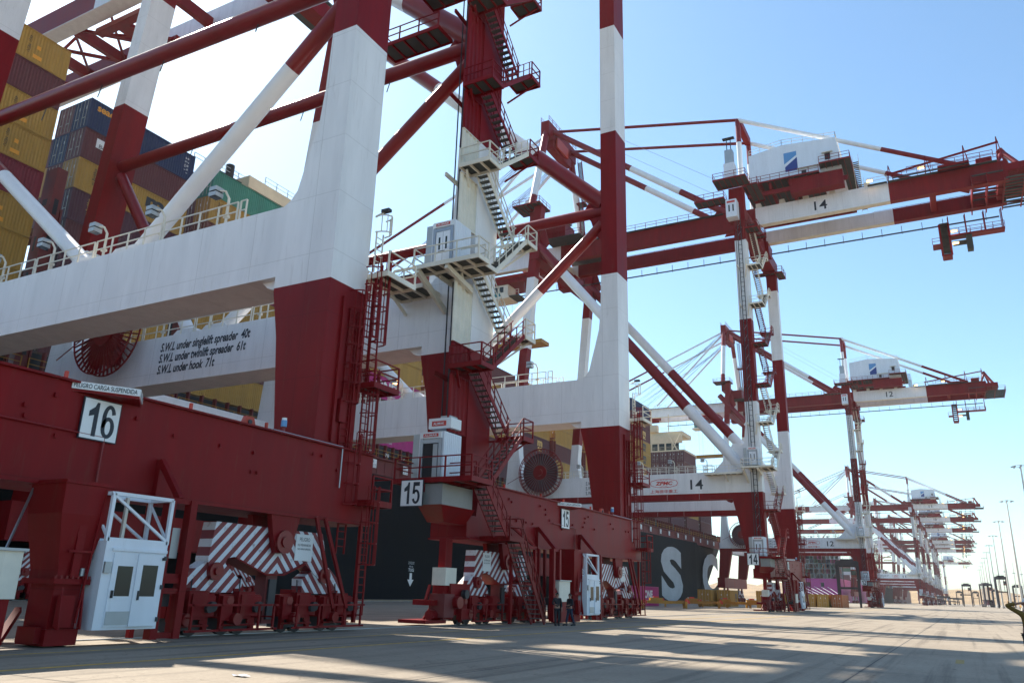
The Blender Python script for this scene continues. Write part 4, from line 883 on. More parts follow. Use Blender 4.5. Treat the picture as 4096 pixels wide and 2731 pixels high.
ORD=['','first','second','third','fourth','fifth','sixth','seventh','eighth','ninth','tenth','eleventh','twelfth','thirteenth','fourteenth','fifteenth','sixteenth']
TB=20.2; TP=3.18; HS=3.12/2.9
def bay_y(k): return 37.55+14.93*k if k<1 else 52.5+14.62*(k-1)
CX=-67.5
mat('gold',(.75,.33,.03),.5,var=0); mat('letterdark',(.02,.02,.025),.5,var=0); mat('lettergold',(.62,.40,.10),.5,var=0); mat('letterwhite',(.7,.7,.7),.5,var=0); mat('yellowsign',(.75,.6,.03),.5,var=0)
# colours bottom -> top of each visible outer stack
stacks={-1:['yellow','yellow','maroon','yellow','yellow','red','yellow','yellow','yellow','maroon','yellow'],
 0:['maroon','yellow','maroon','maroon','purple','yellow','maroon','blue'],
 1:['yellow','maroon','yellow','yellow','red','brown','yellow','teal'],
 2:['maroon','yellow','purple','yellow','maroon'], 3:['magenta','maroon','magenta','yellow','yellow'],4:['maroon','yellow','purple','yellow','maroon','yellow'],5:['purple','maroon','yellow','purple','yellow','maroon'],6:['purple','purple','purple','yellow','yellow','yellow'],
 7:['maroon','yellow','maroon','yellow','yellow','purple'],8:['maroon','brown','yellow','yellow','maroon','yellow'],9:['purple','yellow','maroon','yellow','yellow','maroon','yellow'],10:['maroon','maroon','yellow','brown','yellow','yellow','maroon','maroon','blue'],
 11:['maroon','yellow','maroon'],12:['purple','maroon','yellow'],13:['maroon','yellow'],14:['maroon','purple']}
BN={-1:'first bay from the left',0:'second bay from the left',1:'third bay from the left'}
# fix left-bay stack (9 tiers): seen from below upward
stacks[-1]=['maroon','yellow','yellow','yellow','red','yellow','yellow','maroon','yellow']
stacks[0]=['maroon','yellow','purple','maroon','purple','yellow','maroon','blue']
made={}
for k,st in stacks.items():
    for i,c in enumerate(st):
        bn=BN.get(k,'%s bay from the left'%ORD[k+2])
        cn={'blue':'dark blue','teal':'sea green','red':'crimson','maroon':'dull maroon','purple':'plum','yellow':'mustard','magenta':'magenta','brown':'rust brown'}[c]
        o=container(c,CX,bay_y(k),TB+TP*i,'%s container, %s tier up, %s, quay side of black ship'%(cn,ORD[i+1],bn),'containers stacked on the black ship',True,0,HS,1.0 if k!=10 else 1.12)
        made[(k,i)]=o
# second bay long row: red-brown and mustard with letters
def relabel(o,c,lab=None):
    o.data=CM[c][0]
    for ch in o.children:
        if ch.name.startswith('doors'): ch.data=CM[c][1]
SG='seaco'
cletter(made[(0,7)],SG,.75,1.95,2.3,.5,'gold',off=.03)
cletter(made[(0,7)],'6 7 8 9 1\n4 5 G 1',11.0,2.4,1.7,.5,'letterwhite',True)
b_=MB().box(2.40,2.405,1.3,3.6,1.5,2.4,'signwhite').box(2.406,2.409,2.2,3.55,1.95,2.35,'yellowsign'); b_.build('company_plate',made[(0,6)])
cletter(made[(0,6)],'Beacon',1.6,1.55,1.9,.38,'ink',off=.02)
for key in ((0,5),(0,4),(1,6)):
    cletter(made[key],'mediterranean\nshipping co',1.6 if key[0]==0 else 1.0,2.5,2.1,.75,'letterdark' if CM and made[key].data.name.endswith('yellow') else 'lettergold',True)
def msc(o,y,m):
    cletter(o,'m',y,1.35,2.1,1.0,m,off=.05); cletter(o,'sc',y+.15,.45,1.8,.75,m,off=.04)
for i,o in made.items():
    c=o.data.name.split('_')[1]
    if c=='yellow' and i[0]==-1:
        cletter(o,'45G1  MEDU',8.4,2.3,1.6,.28,'letterdark',True,0); MBx=MB().box(2.402,2.406,9.2,9.55,1.35,1.7,'gold').box(2.402,2.406,9.0,9.8,.45,.8,'gold'); MBx.build('marking',o)
    if i in ((0,5),(1,4)): pass
for key,m in (((0,3),'lettergold'),((1,5),'letterdark'),((10,3),'lettergold'),((10,4),'letterdark'),((10,5),'letterdark'),((10,6),'lettergold'),((10,7),'lettergold'),((6,2),'lettergold'),((6,1),'lettergold'),((6,4),'letterdark'),((6,5),'letterdark'),((5,4),'letterdark')):
    if key in made: msc(made[key],7.0 if key[0]!=0 else 8.0,m)
msc(made[(0,5)],7.4,'letterdark'); msc(made[(0,4)],7.4,'lettergold')
for key in ((3,2),(3,0)):
    if key in made: cletter(made[key],'ONE',1.6,.9,4.6,1.5,'letterwhite',off=.05); cletter(made[key],'OCEAN NETWORK EXPRESS',1.6,.4,4.6,.3,'letterwhite')
# inner rows whose door ends show in the gaps between bays
inner={0:[('brown',1,7),('blue',1,6),('maroon',1,5),('maroon',1,4),('yellow',1,3),('maroon',2,6),('yellow',2,5),('brown',2,4)],1:[('teal',1,7),('brown',1,6),('maroon',1,5),('brown',1,4),('teal',2,7),('yellow',2,6),('brown',2,5),('maroon',1,3),('brown',2,4)]}
for k,l_ in inner.items():
    for c,r_,i in l_:
        cn={'blue':'dark blue','teal':'sea green','maroon':'dull maroon','yellow':'mustard','brown':'rust brown'}[c]
        container(c,CX-2.5*r_,bay_y(k),TB+TP*i,'%s container, %s tier up, %s row inward, %s, black ship'%(cn,ORD[i+1],{1:'second',2:'third'}[r_],BN[k]),'containers stacked on the black ship',True,0,HS)
for r_ in range(10):
    for i in (3,4,5,6):
        c=('maroon','maroon','maroon','maroon','maroon','yellow','yellow','yellow','yellow','brown')[r_] if i==6 else ('purple','maroon','brown')[(r_+i)%3]
        cn={'maroon':'dull maroon','yellow':'mustard','brown':'rust brown','purple':'plum'}[c]
        container(c,CX-2.5*r_,227.5,TB+TP*i,'%s container end under the cream ship bridge, %s from right, %s tier up'%(cn,ORD[r_+1],ORD[i+1]),'containers stacked on the black ship',True,0,HS)

# ------------------------------------------------------------------ black hulled ship
sh=empty('container_ship',(-85,150,0),'black hulled container ship with red lashing bridges and big white letters on its side','ship','container ships at berth')
def shippart(b,name,par=None): return b.build(name,par or sh,sh)
HX=-66.0
hull=MB(); prof=[(-80,15.6),(20,15.7),(100,15.8),(180,16.0),(230,16.3),(262,17.2),(290,19)]
vs=[];n=len(prof)
for y,z in prof:
    inn=0 if y<235 else (y-235)**1.5*.05
    vs+=[(HX-inn*1.4,y,-4),(HX-inn,y,2),(HX-inn*.4,y,z),(-125+inn,y,z),(-125+inn,y,-4)]
fs=[(i*5+k,i*5+5+k,i*5+6+k,i*5+k+1) for i in range(n-1) for k in range(4)]+[(0,1,2,3,4),tuple(range((n-1)*5+4,(n-1)*5-1,-1))]
hull.add(vs,fs,'hullblack'); hullo=shippart(hull,'hull')
def hs(z): return HX
class _H: location=sh.location
text('S','hull_letter',(HX+.02,199.0,.2),(0,1,0),(0,0,1),18.0,13.7,'hullwhite',sh,sh,off=.05)
text('C','hull_letter',(HX+.02,236.5,.8),(0,1,0),(0,0,1),17.5,13.2,'hullwhite',sh,sh,off=.05)
0 and text('M','hull_letter',(HX+.02,158.0,.2),(0,1,0),(0,0,1),23.0,13.7,'hullwhite',sh,sh,off=.05)
text('TUG','hull_marking',(HX+.02,91.6,3.85),(0,1,0),(0,0,1),1.25,.42,'signwhite',sh,sh,off=.02)
text('FR10','hull_marking',(HX+.02,91.8,4.4),(0,1,0),(0,0,1),.8,.2,'signwhite',sh,sh)
text('TUG PUSH\nAT FRAME','hull_marking',(HX+.02,91.5,4.8),(0,1,0),(0,0,1),1.4,.35,'signwhite',sh,sh)
shippart(MB().add([(HX+.02,y,z) for y,z in ((91.95,3.65),(92.5,3.65),(92.5,2.8),(92.95,2.8),(92.22,1.9),(91.5,2.8),(91.95,2.8))],[(0,1,2,3,4,5,6)],'signwhite'),'hull_arrow')
# coaming with bay numbers, walkway, red lashing bridges
for k in range(-2,16):
    y=bay_y(k)
    b=MB().box(HX-.9,HX-.3,y-1.0,y+13.4,15.9,17.9,'shipred').box(HX-1.6,HX+.1,y-1.6,y+13.0,17.905,18.1,'shipred').box(HX-1.8,HX-1.5,y-.4,y+12.4,18.11,20.0,'black')
    for q in range(8): b.box(HX-.7,HX-.25,y+q*1.7,y+q*1.7+.18,16.0,20.0,'shipred')
    b.rail([(HX+.05,y-1.4,18.1),(HX+.05,y+12.9,18.1)],'yellow',h=1.0,sp=2.4)
    rail_o=shippart(b,'deck_coaming')
    if k<12:
        b=MB(); yb=y-1.35; top=30+3.2*(1 if k<2 else 0)
        for x in (CX+.3,CX-5.2,CX-10.2): 
            b.box(x-.55,x+.25,yb-.7,yb-.55,18.12,top,'shipred').box(x-.55,x+.25,yb+.45,yb+.6,18.12,top,'shipred')
        for z in (21,24,27.2,30.4):
            if z<top+.5: b.box(CX-30,CX+.5,yb-.54,yb+.44,z,z+.12,'shipred').rail([(CX+.45,yb-.5,z+.12),(CX+.45,yb+.4,z+.12)],'shipred')
        for z in (19.5,23,26): b.box(CX+.551,CX+.57,yb-.2,yb+.15,z,z+1.0,'black')
        if k<2:
            b.box(CX-1.3,CX+.42,yb-.52,yb+.43,18.2,37.0,'shipred')
            for z in (22,25.5,29,32.5): b.box(CX-.9,CX-.2,yb-.53,yb-.521,z,z+1.5,'black').box(CX+.421,CX+.43,yb-.25,yb+.15,z,z+1.5,'black')
        shippart(b,'lashing_bridge')
    if k in (3,):
        text('79          78          77','bay_numbers',(HX+.12,y-.8,18.35),(0,1,0),(0,0,1),8,.45,'signwhite',sh,rail_o)
    for q in (0,1):
        pl=shippart(MB().box(HX+.11,HX+.14,y+q*7,y+q*7+1.1,16.6,17.7,'signwhite'),'bay_plate',rail_o)
        t_='%d\n%d %d'%(80-k*2-q,81-k*2-q,79-k*2-q)
        text(t_,'bay_numbers',(HX+.15,y+q*7+.12,16.68),(0,1,0),(0,0,1),.86,.9,'ink',sh,pl)
# cream superstructure and bridge wing
b=MB().box(-122,-74,244,256,16.5,44.9,'shipcream').box(-122,-72,243.4,257,44.9,45.7,'shipcream').box(-122,-73,244,245,48.0,50.6,'shipcream').box(-122,-73,245.0,255,50.6,51.9,'shipcream')
b.box(-118,-86,246,254,51.91,53.6,'shipcream').box(-121,-74,244.3,244.5,45.7,48.0,'glass').box(-108,-98,246,252,53.6,60,'shipcream')
for i in range(20): b.box(-120+i*2.3,-119.6+i*2.3,243.9,244.25,45.7,48.05,'shipcream')
b.rail([(-106,243.6,51.95),(-73,243.6,51.95)],'shipcream',sp=2).rail([(-86,244,53.65),(-110,244,53.65)],'shipcream',sp=2).rail([(-106,243.5,45.75),(-72,243.5,45.75)],'shipcream',sp=2)
for x,h in ((-78,4),(-84,3),(-92,7),(-101,4),(-89,2.5)): b.bar((x,247,52),(x,247,52+h+2),.2,.2,'shipcream')
b.box(-84,-81,244,246,51.9,54.2,'shipcream')
brd=shippart(b,'superstructure')
w=MB().box(-79,-72.6,241.0,243.3,43.6,44.6,'shipcream').bar((-73,241.2,44),(-77,243,50.6),.3,.3,'shipcream').bar((-76,241.2,44),(-73,243,50.6),.3,.3,'shipcream'); shippart(w,'bridge_wing',brd)
# aft mooring deck house seen over the third bay
b=MB().box(CX-12,CX-1.5,53.2,64.5,46.1,46.7,'black').box(CX-9,CX-.3,57.5,75,45.9,47.4,'shipcream').rail([(CX-1.6,53.2,46.7),(CX-1.6,64.5,46.7)],'galv',sp=1.8).rail([(CX-.4,60,47.4),(CX-.4,75,47.4)],'galv',sp=1.8).rail([(CX-.9,50.2,45.7),(CX-.9,53.0,45.7)],'galv')
b.tube((CX-2,56,46.7),(CX-2,56,48.3),.5,'black',12).box(CX-3,CX-2,60,61,46.7,47.8,'shipred').box(CX-3.2,CX-1.8,68,69.4,47.4,49.3,'blackpaint' if 'blackpaint' in M else 'black')
for zz in (20,30,40): b.box(CX-9,CX-3,66,74,zz-3.8,zz+5.9,'shipcream')
shippart(b,'funnel_deck')

# ------------------------------------------------------------------ magenta ship with stacked containers, farther along
s2=empty('container_ship',(-95,620,0),'magenta hulled container ship with a tall stack of boxes behind the 12 crane','ship','container ships at berth')
b=MB().box(-104,-68,560,760,-4,14.6,'hullmagenta'); o2=b.build('hull',s2,s2)
wn=MB()
for x,w_ in ((-99.5,3.6),(-95,1.4),(-91.5,2.6),(-88.5,2.2),(-80,2.0)): wn.box(x,x+w_,559.94,560-.004,9.6,12.2,'black')
wn.build('mooring_opening',s2,s2)
b=MB()
for i in range(12): b.bar((-66.5-i*3.4,559.2,14.7),(-66.5-i*3.4,559.2,24),.35,.35,'latticegrey')
for z in (17.5,20.7,23.9): b.bar((-110,559.3,z),(-66,559.3,z),.3,.3,'latticegrey')
for i in range(0,11,3): b.bar((-66.5-i*3.4,559.1,14.7),(-73-i*3.4,559.1,24),.3,.3,'latticegrey').bar((-73-i*3.4,559.05,14.7),(-66.5-i*3.4,559.05,24),.3,.3,'latticegrey')
b.build('lashing_frame',s2,s2)
b=MB(); 
for i in range(7): b.tube((-100+i*4.0,559.8,9.5),(-70+i*2.2,500,1.0),.09,'signwhite',6)
b.build('mooring_lines',s2,s2)
cols=['maroon','blue','magenta','green','white','maroon','purple','blue','brown','teal','maroon','orange','white','purple','red']
rnd=random.Random(11)
for c in range(14):
    ht=rnd.choice((5,6,6,7,7)) if c<12 else 5
    if c<2: ht=7
    for i in range(ht):
        cc=rnd.choice(cols); cn={'blue':'dark blue','maroon':'dull maroon','purple':'plum','magenta':'magenta','green':'dark green','white':'off-white','brown':'rust brown','teal':'sea green','orange':'orange','red':'crimson'}[cc]
        container(cc,-68.2-2.55*c,561,14.8+2.95*i,'%s container end, %s column from the right, %s tier up, on magenta ship'%(cn,ORD[c+1],ORD[i+1]),'containers stacked on the magenta ship',False,0,1.0)
# two further ships beyond, mostly hidden by the cranes
for i,(y,c,lb) in enumerate(((800,'hullblack','dark ship hull lying beyond the magenta ship'),(1080,'shipred','dull red ship hull far along the quay behind the crane cluster'))):
    r=empty('container_ship',(-95,y+110,0),lb,'ship','container ships at berth'); b=MB().box(-124,-68,y,y+240,-4,15,c); b.build('hull',r,r)
    b=MB(); rr=random.Random(i)
    for k in range(15):
        for q in range(rr.choice((3,4,5,6))): b.box(-122,-68.5,y+3+k*15.3,y+15+k*15.3,15.01+q*2.9,17.86+q*2.9,'box_'+rr.choice(('maroon','blue','white','brown','green','yellow','purple')))
    st=b.build('deck_cargo',r,r); st['kind']='stuff'

# ------------------------------------------------------------------ boxes, spreaders and machines standing on the quay
def qcontainer(c,px,y,L,lab,rz=0): return container(c,px,y,.02,lab,'containers standing on the quay',True,rz,1.0,L)
o=container('magenta',-43.0,116,.05,'magenta container with white letters standing on the quay behind crane 15','containers standing on the quay',True,0,1.0,1.0)
cletter(o,'ONE',5.5,1.15,3.8,1.2,'letterwhite',off=.05); cletter(o,'OCEAN NETWORK EXPRESS',5.5,.7,3.8,.25,'letterwhite')
for c,x,y,L,lb in (('yellow',-40.5,150,.5,'mustard container on the quay, nearest the foot of the big S'),('yellow',-37.5,152,.5,'mustard container on the quay, second of the three left of crane 14'),('yellow',-30.2,151,.5,'mustard container on the quay, tucked against the foot of crane 14'),
    ('purple',-38.4,205,1,'plum container on the quay, leftmost behind crane 14'),('yellow',-35.4,206,1,'mustard container on the quay, between the plum box and the bright one'),('yellow',-31.2,208,1,'mustard container on the quay, in the middle of the row under crane 12'),('yellow',-28.3,207,1,'mustard container on the quay, beside the dark straddle carrier'),('orange',-25.4,209,1,'orange container on the quay, nearest the foot of crane 12')):
    o=qcontainer(c,x,y,L,lb)
    if c=='yellow': msc(o,8.0,'letterdark')
def spreader(x,y,rz,lb):
    e=empty('spreader',(0,0,0),lb,'spreader','yellow spreaders parked behind the cranes')
    b=MB().box(-3,3,-.55,.55,.75,1.25,'yellow').box(-1.2,1.2,-.8,.8,1.251,1.7,'yellow'); b.build('main_frame',e,e)
    for s_ in (-1,1):
        MB().box(s_*3.0,s_*5.6,-.35,-.1,.8,1.15,'yellow').box(s_*3.0,s_*5.6,.1,.35,.8,1.15,'yellow').box(s_*5.6-.25,s_*5.6+.25,-1.2,1.2,.6,1.2,'yellow').build('telescopic_beam',e,e)
        for t_ in (-1,1):
            MB().box(s_*5.6-.2,s_*5.6+.2,t_*1.05-.2,t_*1.05+.2,.05,.598,'yellow').build('leg',e,e)
            MB().prism([(s_*5.85,1.0),(s_*6.35,.75),(s_*6.35,1.25),(s_*5.85,1.6)],t_*1.0-.14,t_*1.0+.14,'signred').build('flipper',e,e)
    MB().box(-.5,.5,-.5,.5,1.71,1.95,'signred').box(-.9,-.6,-.3,.3,1.71,1.9,'steel').build('head_block',e,e)
    e.location=(x,y,0); e.rotation_euler=(0,0,rz); e.scale=(.72,.72,.8); return e
for i,(x,y,rz,lb) in enumerate(((-40,100,.2,'yellow lifting spreader at the foot of crane 15, nearest of the parked row'),(-38,112,.5,'yellow lifting spreader in front of the magenta container'),(-37,126,.3,'yellow lifting spreader below the big white S, left of the middle'),(-35,138,.6,'yellow lifting spreader between the S and the mustard boxes'),(-31,140,.35,'yellow lifting spreader with red flippers close to crane 14'))):
    spreader(x,y,rz,lb)
def straddle(x,y,rz,H,lb,load=None,m='straddle',g='straddle carriers in the yard'):
    e=empty('straddle_carrier',(0,0,0),lb,'straddle carrier',g); Wd=4.9;L=9.2; w=MB()
    for sx in (-1,1):
        a=MB().box(sx*Wd/2-.3,sx*Wd/2+.3,-L/2,L/2,.9,1.9,m)
        for yy in (-3.4,-1.2,1.2,3.4): a.tube((sx*Wd/2-.25,yy,.65),(sx*Wd/2+.25,yy,.65),.65,'tyre',14)
        a.build('bottom_beam',e,e)
        for sy in (-1,1): MB().box(sx*Wd/2-.35,sx*Wd/2+.35,sy*(L/2-.9)-.35,sy*(L/2-.9)+.35,1.91,H-1.2,m).build('leg',e,e)
        MB().box(sx*Wd/2-.35,sx*Wd/2+.35,-L/2+.3,L/2-.3,H-1.2,H-.2,m).build('top_beam',e,e)
    MB().box(-Wd/2,Wd/2,-L/2+.6,-L/2+1.6,H-1.3,H,m).box(-Wd/2,Wd/2,L/2-1.6,L/2-.6,H-1.3,H,m).box(-1.6,1.6,-2,2,H-.9,H+.5,m).rail([(-Wd/2,-L/2+.5,H),(Wd/2,-L/2+.5,H)],m).build('top_frame',e,e)
    MB().box(Wd/2-1.7,Wd/2-.36,-L/2-.6,-L/2+.8,H-4.2,H-2.2,'straddle_red').box(Wd/2-1.6,Wd/2-.45,-L/2-.64,-L/2-.601,H-3.6,H-2.5,'glass').build('driver_cabin',e,e)
    zs_=load or H*.5
    MB().box(-Wd/2+.4,Wd/2-.4,-3,3,zs_,zs_+.5,m).box(-1.2,-1.1,-2,2,zs_+.5,H-1,m).box(1.1,1.2,-2,2,zs_+.5,H-1,m).build('spreader',e,e)
    e.location=(x,y,0); e.rotation_euler=(0,0,rz); return e
straddle(-26.2,232,.1,11.5,'dark straddle carrier working beside the foot of crane 12',4.5)
straddle(1.6,640,0,14.2,'dark straddle carrier standing alone on the quay in front of the hill')
straddle(12.4,610,.25,14.2,'dark straddle carrier carrying a black container',4)
container('purple',13.0,604,1.3,'dark container hanging inside a straddle carrier','containers standing on the quay',False,.25,1.0,1.0)
straddle(-4.6,930,0,13,'small straddle carrier seen behind the lone dark one, to its left'); straddle(9.5,930,0,13,'small straddle carrier seen behind the lone dark one, to its right')
straddle(16.9,485,0,15.2,'straddle carrier behind the light masts, taller than its neighbours')
straddle(34,480,0,14,'straddle carrier at the right edge beyond the light masts'); straddle(31,640,0,14,'straddle carrier between the right hand light masts'); straddle(24,860,0,14,'farthest straddle carrier between the light masts')

# light masts
def mast(y,x=16.5,H=36,lb=''):
    e=empty('light_mast',(x,y,0),lb,'light mast','tall light masts along the yard')
    MB().tube((x,y,1.0),(x,y,H),.42,'pole',14,r2=.16).build('pole',e,e)
    MB().tube((x,y,0),(x,y,1.0),.75,'pole',12).build('base',e,e)
    h=MB(); n=16
    for i in range(n):
        a=2*math.pi*i/n;b2=2*math.pi*(i+1)/n; R_=1.75; h.bar((x+R_*math.cos(a),y+R_*math.sin(a),H-.3),(x+R_*math.cos(b2),y+R_*math.sin(b2),H-.3),.1,.1,'pole')
        if i%4==0: h.bar((x,y,H),(x+R_*math.cos(a),y+R_*math.sin(a),H-.3),.1,.1,'pole')
    hd=h.build('head_ring',e,e)
    for i in range(8):
        a=2*math.pi*i/8; cx,cy=x+1.9*math.cos(a),y+1.9*math.sin(a); MB().box(cx-.25,cx+.25,cy-.25,cy+.25,H-.62,H-.36,'galv').box(cx-.2,cx+.2,cy-.2,cy+.2,H-.64,H-.622,'glass').build('lamp',hd,e)
    return e
for i,y in enumerate((240,323,404,491,572,651,729,813,900,985)):
    mast(y,lb=('nearest light mast, its head at the right edge of the picture' if i==0 else 'last and farthest light mast of the row beside the quay' if i==9 else '%s light mast of the row, counting from the right edge'%ORD[i+1]))
rnd=random.Random(5)
for i in range(12):
    x=22+i*5.2+rnd.uniform(-1,1); y=560+i*24
    e=empty('light_mast',(x,y,0),'slim far light mast standing behind the yard machines, %s from the left'%ORD[i+1],'light mast','slim masts in the far yard')
    MB().tube((x,y,0),(x,y,22+rnd.uniform(-3,5)),.28,'pole',8,r2=.12).build('pole',e,e); MB().box(x-.8,x+.8,y-.2,y+.2,20,20.4,'galv').build('lamp_bar',e,e)
# low yellow machines, white cars
for i,(x,y) in enumerate(((22,420),(26,430),(31,425),(18.5,455),(36,440))):
    e=empty('terminal_truck',(x,y,0),'small yellow terminal truck in the far yard, %s of five from the left'%ORD[i+1],'truck','yellow trucks in the far yard')
    MB().box(x-1.25,x+1.25,y-2,y+1.2,.9,3.4,'yellow').box(x-1.1,x+1.1,y-2.03,y-2.001,2.0,3.1,'glass').build('cab',e,e)
    MB().box(x-1.25,x+1.25,y+1.21,y+12,.9,1.6,'yellow').build('chassis',e,e)
    for yy in (-1.2,3,9.5,10.8): 
        for s_ in (-1,1): MB().tube((x+s_*1.0,y+yy,.5),(x+s_*1.3,y+yy,.5),.5,'tyre',12).build('wheel',e,e)
for i,(x,y,lb) in enumerate(((18.8,330,'white car parked between the first and second light masts'),(23.5,300,'white car parked at the right edge near the light masts'))):
    e=empty('parked_car',(x,y,0),lb,'car','white cars parked by the masts')
    MB().prism([(y-2.2,.35),(y+2.2,.35),(y+2.25,.9),(y+1.5,1.0),(y+.9,1.5),(y-1.1,1.5),(y-1.7,1.0),(y-2.25,.85)],x-.85,x+.85,'car','X').build('body',e,e)
    MB().prism([(y-1.6,1.0),(y+1.35,1.0),(y+.85,1.44),(y-1.05,1.44)],x-.87,x+.87,'glass','X').build('window',e,e)
    for yy in (-1.4,1.4):
        for s_ in (-1,1): MB().tube((x+s_*.7,y+yy,.33),(x+s_*.9,y+yy,.33),.33,'tyre',14).build('wheel',e,e)
for i,(x,y,lb) in enumerate(((-20,800,'long dark trailer train parked below the far cranes, nearest of the three'),(-15,1000,'long dark trailer train below the far cranes, in the middle'),(-12,1150,'farthest long dark trailer train near the foot of the hill'))):  # simple dark boxes standing for the bogies of the far cranes
    e=empty('bogie',(x,y,0),lb,'bogie','dark bogie rows of the far cranes')
    MB().box(x-1.2,x+1.2,y,y+28,1.1,1.5,'straddle').box(x-1.2,x+9,y+2,y+4.4,6.0,7.4,'straddle').box(x-1.2,x+6,y+2,y+4.4,3.0,4.0,'straddle').build('bed',e,e)
    for xx in (x-.9,x+5,x+8.4): MB().box(xx,xx+.5,y+2.4,y+3.2,0,7.3,'straddle').build('post',e,e)
    for yy in (2,8,20,26): MB().tube((x-1.1,y+yy,.55),(x+1.1,y+yy,.55),.55,'tyre',12).build('wheel',e,e)
# scrap of paper on the concrete
b=MB(); rr=random.Random(2); b.add([(-12.75+i*.09+rr.uniform(-.02,.02),12.05+j*.09,.012+rr.uniform(0,.035)) for j in range(3) for i in range(5)],[(j*5+i,j*5+i+1,j*5+i+6,j*5+i+5) for j in range(2) for i in range(4)],'paper')
o=b.build('paper_scrap'); tag(o,'crumpled pale scrap of paper lying on the sunlit concrete','litter')
# mooring bollards
for y in (70,95,120): 
    o=MB().tube((QX+1.0,y,0),(QX+1.0,y,.5),.25,'darkmetal',12).tube((QX+1.0,y,.5),(QX+1.0,y,.7),.42,'darkmetal',12).build('bollard'); tag(o,'black mooring bollard on the quay edge','bollard','bollards on the quay edge')

# ------------------------------------------------------------------ people
def skinmesh(name,pts,edges,root,mat_,parent=None,sub=2):
    me=bpy.data.meshes.new(name); me.from_pydata([p[:3] for p in pts],edges,[]); o=bpy.data.objects.new(name,me); col.objects.link(o)
    sm=o.modifiers.new('skin','SKIN'); me.skin_vertices or None
    if not me.skin_vertices: me.attributes  # created with the modifier in most builds
    try: lay=me.skin_vertices[0]
    except Exception:
        import bmesh as bmm
        bm=bmm.new(); bm.from_mesh(me); bm.verts.layers.skin.verify(); bm.to_mesh(me); bm.free(); lay=me.skin_vertices[0]
    for i,p in enumerate(pts):
        r=p[3]; lay.data[i].radius=(r if not isinstance(r,tuple) else r[0],r if not isinstance(r,tuple) else r[1]); lay.data[i].use_root=(i==0)
    sm.use_smooth_shade=True; ss=o.modifiers.new('sub','SUBSURF'); ss.levels=sub; ss.render_levels=sub
    me.materials.append(M[mat_])
    if parent: o.parent=parent
    return o
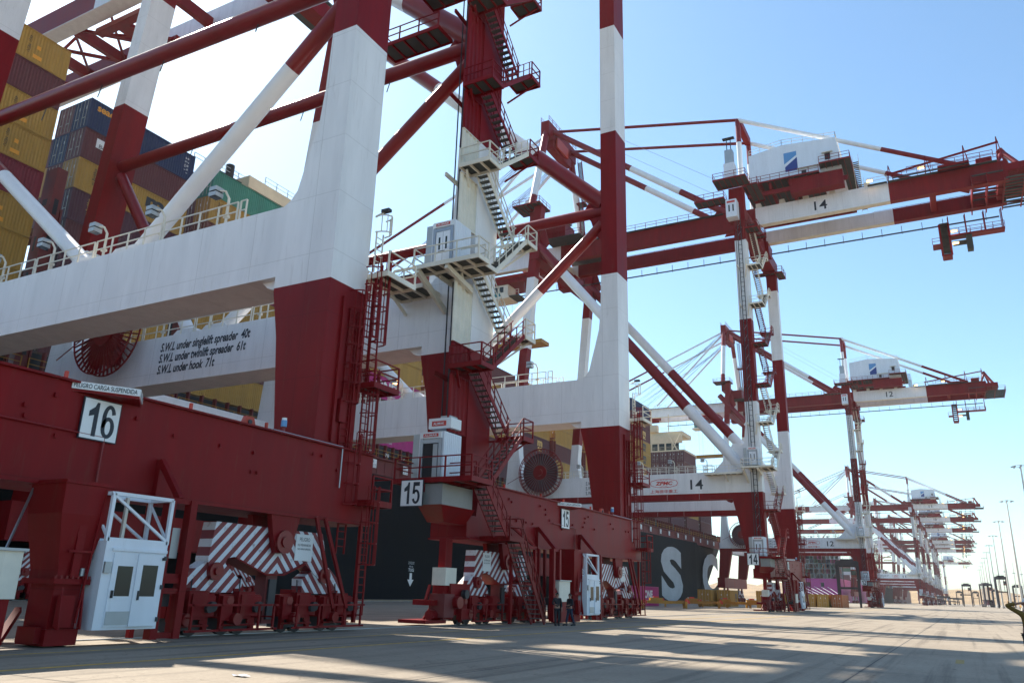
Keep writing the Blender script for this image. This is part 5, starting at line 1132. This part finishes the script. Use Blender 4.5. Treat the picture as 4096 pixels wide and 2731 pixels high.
def person(x,y,rz,label,arm='down',stride=.12,top='cloth_dark',legs='cloth_blue',cap=None,scale=1.0,armR=None):
    e=empty('person',(0,0,0),label,'person','people standing on the quay')
    s=stride
    aL=armR or arm
    def armpts(sg,mode):
        if mode=='elbow': return [(sg*.19,0,1.44),(sg*.46,-.04,1.60),(sg*.17,-.16,1.66)]
        if mode=='bent': return [(sg*.19,0,1.43),(sg*.27,-.02,1.15),(sg*.10,-.24,1.12)]
        return [(sg*.19,0,1.43),(sg*.25,.02,1.15),(sg*.25,-.06,.90)]
    P=[(0,0,.95,(.14,.11)),(0,0,1.15,(.125,.095)),(0,.005,1.36,(.15,.10)),(0,0,1.47,(.075,.065)),(0,-.01,1.55,(.05,.055))]
    Eg=[(0,1),(1,2),(2,3),(3,4)]
    for sg,ft in ((-1,-s),(1,s)):
        i=len(P); P+=[(sg*.09,0,.88,.088),(sg*.10,ft*.4-.02,.50,.062),(sg*.10,ft+.02,.10,.042),(sg*.11,ft-.16,.05,.036)]; Eg+=[(0,i),(i,i+1),(i+1,i+2),(i+2,i+3)]
    for sg,md in ((-1,arm),(1,armR or 'down')):
        a=armpts(sg,md); i=len(P); P+=[(*a[0],.055),(*a[1],.042),(*a[2],.030)]; Eg+=[(2,i),(i,i+1),(i+1,i+2)]
        h=V(a[2]); d=(h-V(a[1])).normalized(); pc=h+d*.07; P.append((*pc,.03)); Eg.append((i+2,i+3)); b0=i+3
        for f in range(4):
            q=pc+d*.06+V((0,(f-1.5)*.019,0)); q2=q+d*(.035+.01*(f in (1,2)))+V((-sg*.012,0,0)); j=len(P); P+=[(*q,.009),(*q2,.008)]; Eg+=[(b0,j),(j,j+1)]
        th=pc+V((0,-.04,0)); j=len(P); P.append((*th,.010)); Eg.append((b0,j))
    # head is part of the body surface
    i=len(P); P+=[(0,-.015,1.64,(.085,.095)),(0,-.005,1.72,(.075,.085))]; Eg+=[(4,i),(i,i+1)]
    body=skinmesh('body',P,Eg,e,'skin',e)
    f=MB().tube((0,-.105,1.655),(0,-.135,1.635),.014,'skin',6)
    for sg in (-1,1): f.tube((sg*.032,-.095,1.675),(sg*.032,-.105,1.675),.010,'hair',6).tube((sg*.088,0,1.66),(sg*.098,.005,1.655),.022,'skin',8)
    f.box(-.022,.022,-.112,-.10,1.600,1.606,'signred'); f.build('face',e)
    H=MB(); n=10; vs=[]
    for k in range(5):
        t=math.pi/2*k/4
        for q in range(n): a=2*math.pi*q/n; vs.append((.098*math.cos(t)*math.cos(a),.005+.11*math.cos(t)*math.sin(a)+ (.0),1.665+.125*math.sin(t) - (.0 if math.sin(a)<0 else .05*math.cos(t))))
    H.add(vs,[(k*n+q,k*n+(q+1)%n,(k+1)*n+(q+1)%n,(k+1)*n+q) for k in range(4) for q in range(n)],cap or 'hair',True).build('helmet' if cap else 'hair',e)
    T=[(0,0,.93,(.155,.12)),(0,0,1.15,(.14,.11)),(0,.005,1.36,(.165,.115)),(0,0,1.45,(.09,.08))]; TE=[(0,1),(1,2),(2,3)]
    for sg,md in ((-1,arm),(1,armR or 'down')):
        a=armpts(sg,md); m_=V(a[1]).lerp(V(a[2]),.75); j=len(T); T+=[(*a[0],.066),(*a[1],.052),(*m_,.043)]; TE+=[(2,j),(j,j+1),(j+1,j+2)]
    skinmesh('jacket',T,TE,e,top,e)
    Lg=[(0,0,.94,(.15,.12))]; LE=[]
    for sg,ft in ((-1,-s),(1,s)): j=len(Lg); Lg+=[(sg*.09,0,.86,.10),(sg*.10,ft*.4-.02,.50,.078),(sg*.10,ft+.02,.12,.062)]; LE+=[(0,j),(j,j+1),(j+1,j+2)]
    skinmesh('trousers',Lg,LE,e,legs,e)
    for sg,ft in ((-1,-s),(1,s)): MB().prism([(ft-.22,.0),(ft+.08,.0),(ft+.09,.13),(ft-.02,.13),(ft-.2,.07)],sg*.10-.05,sg*.10+.05,'black','X').build('shoe',e)
    e.location=(x,y,0); e.rotation_euler=(0,0,rz); e.scale=(scale,)*3; return e
person(-19.5,41.0,.6,'broad person in dark clothes, left of the two by crane 15','bent',.08,'cloth_dark','cloth_dark',scale=.97)
person(-19.15,41.9,-.4,'slimmer person in dark clothes mid-step beside the white cabin of crane 15','down',.22,'cloth_dark','cloth_blue',armR='bent',scale=.95)
person(1.44,27.0,.2,"person in a yellow jacket at the right edge, elbow raised","elbow",.06,"cloth_hivis","cloth_dark","helmet",1.08,armR="elbow")

# ------------------------------------------------------------------ sea air
hz=MB().box(-4010,1510,-310,4510,-7.2,125,'water').build('haze'); hz['kind']='stuff'
hm=bpy.data.materials.new('haze'); hm.use_nodes=True; hn=hm.node_tree; hn.nodes.remove(hn.nodes['Principled BSDF'])
pv=hn.nodes.new('ShaderNodeVolumePrincipled'); pv.inputs['Color'].default_value=(.93,.90,.90,1); pv.inputs['Density'].default_value=.0001; pv.inputs['Anisotropy'].default_value=.3
hn.links.new(pv.outputs[0],hn.nodes['Material Output'].inputs['Volume']); hz.data.materials.clear(); hz.data.materials.append(hm)
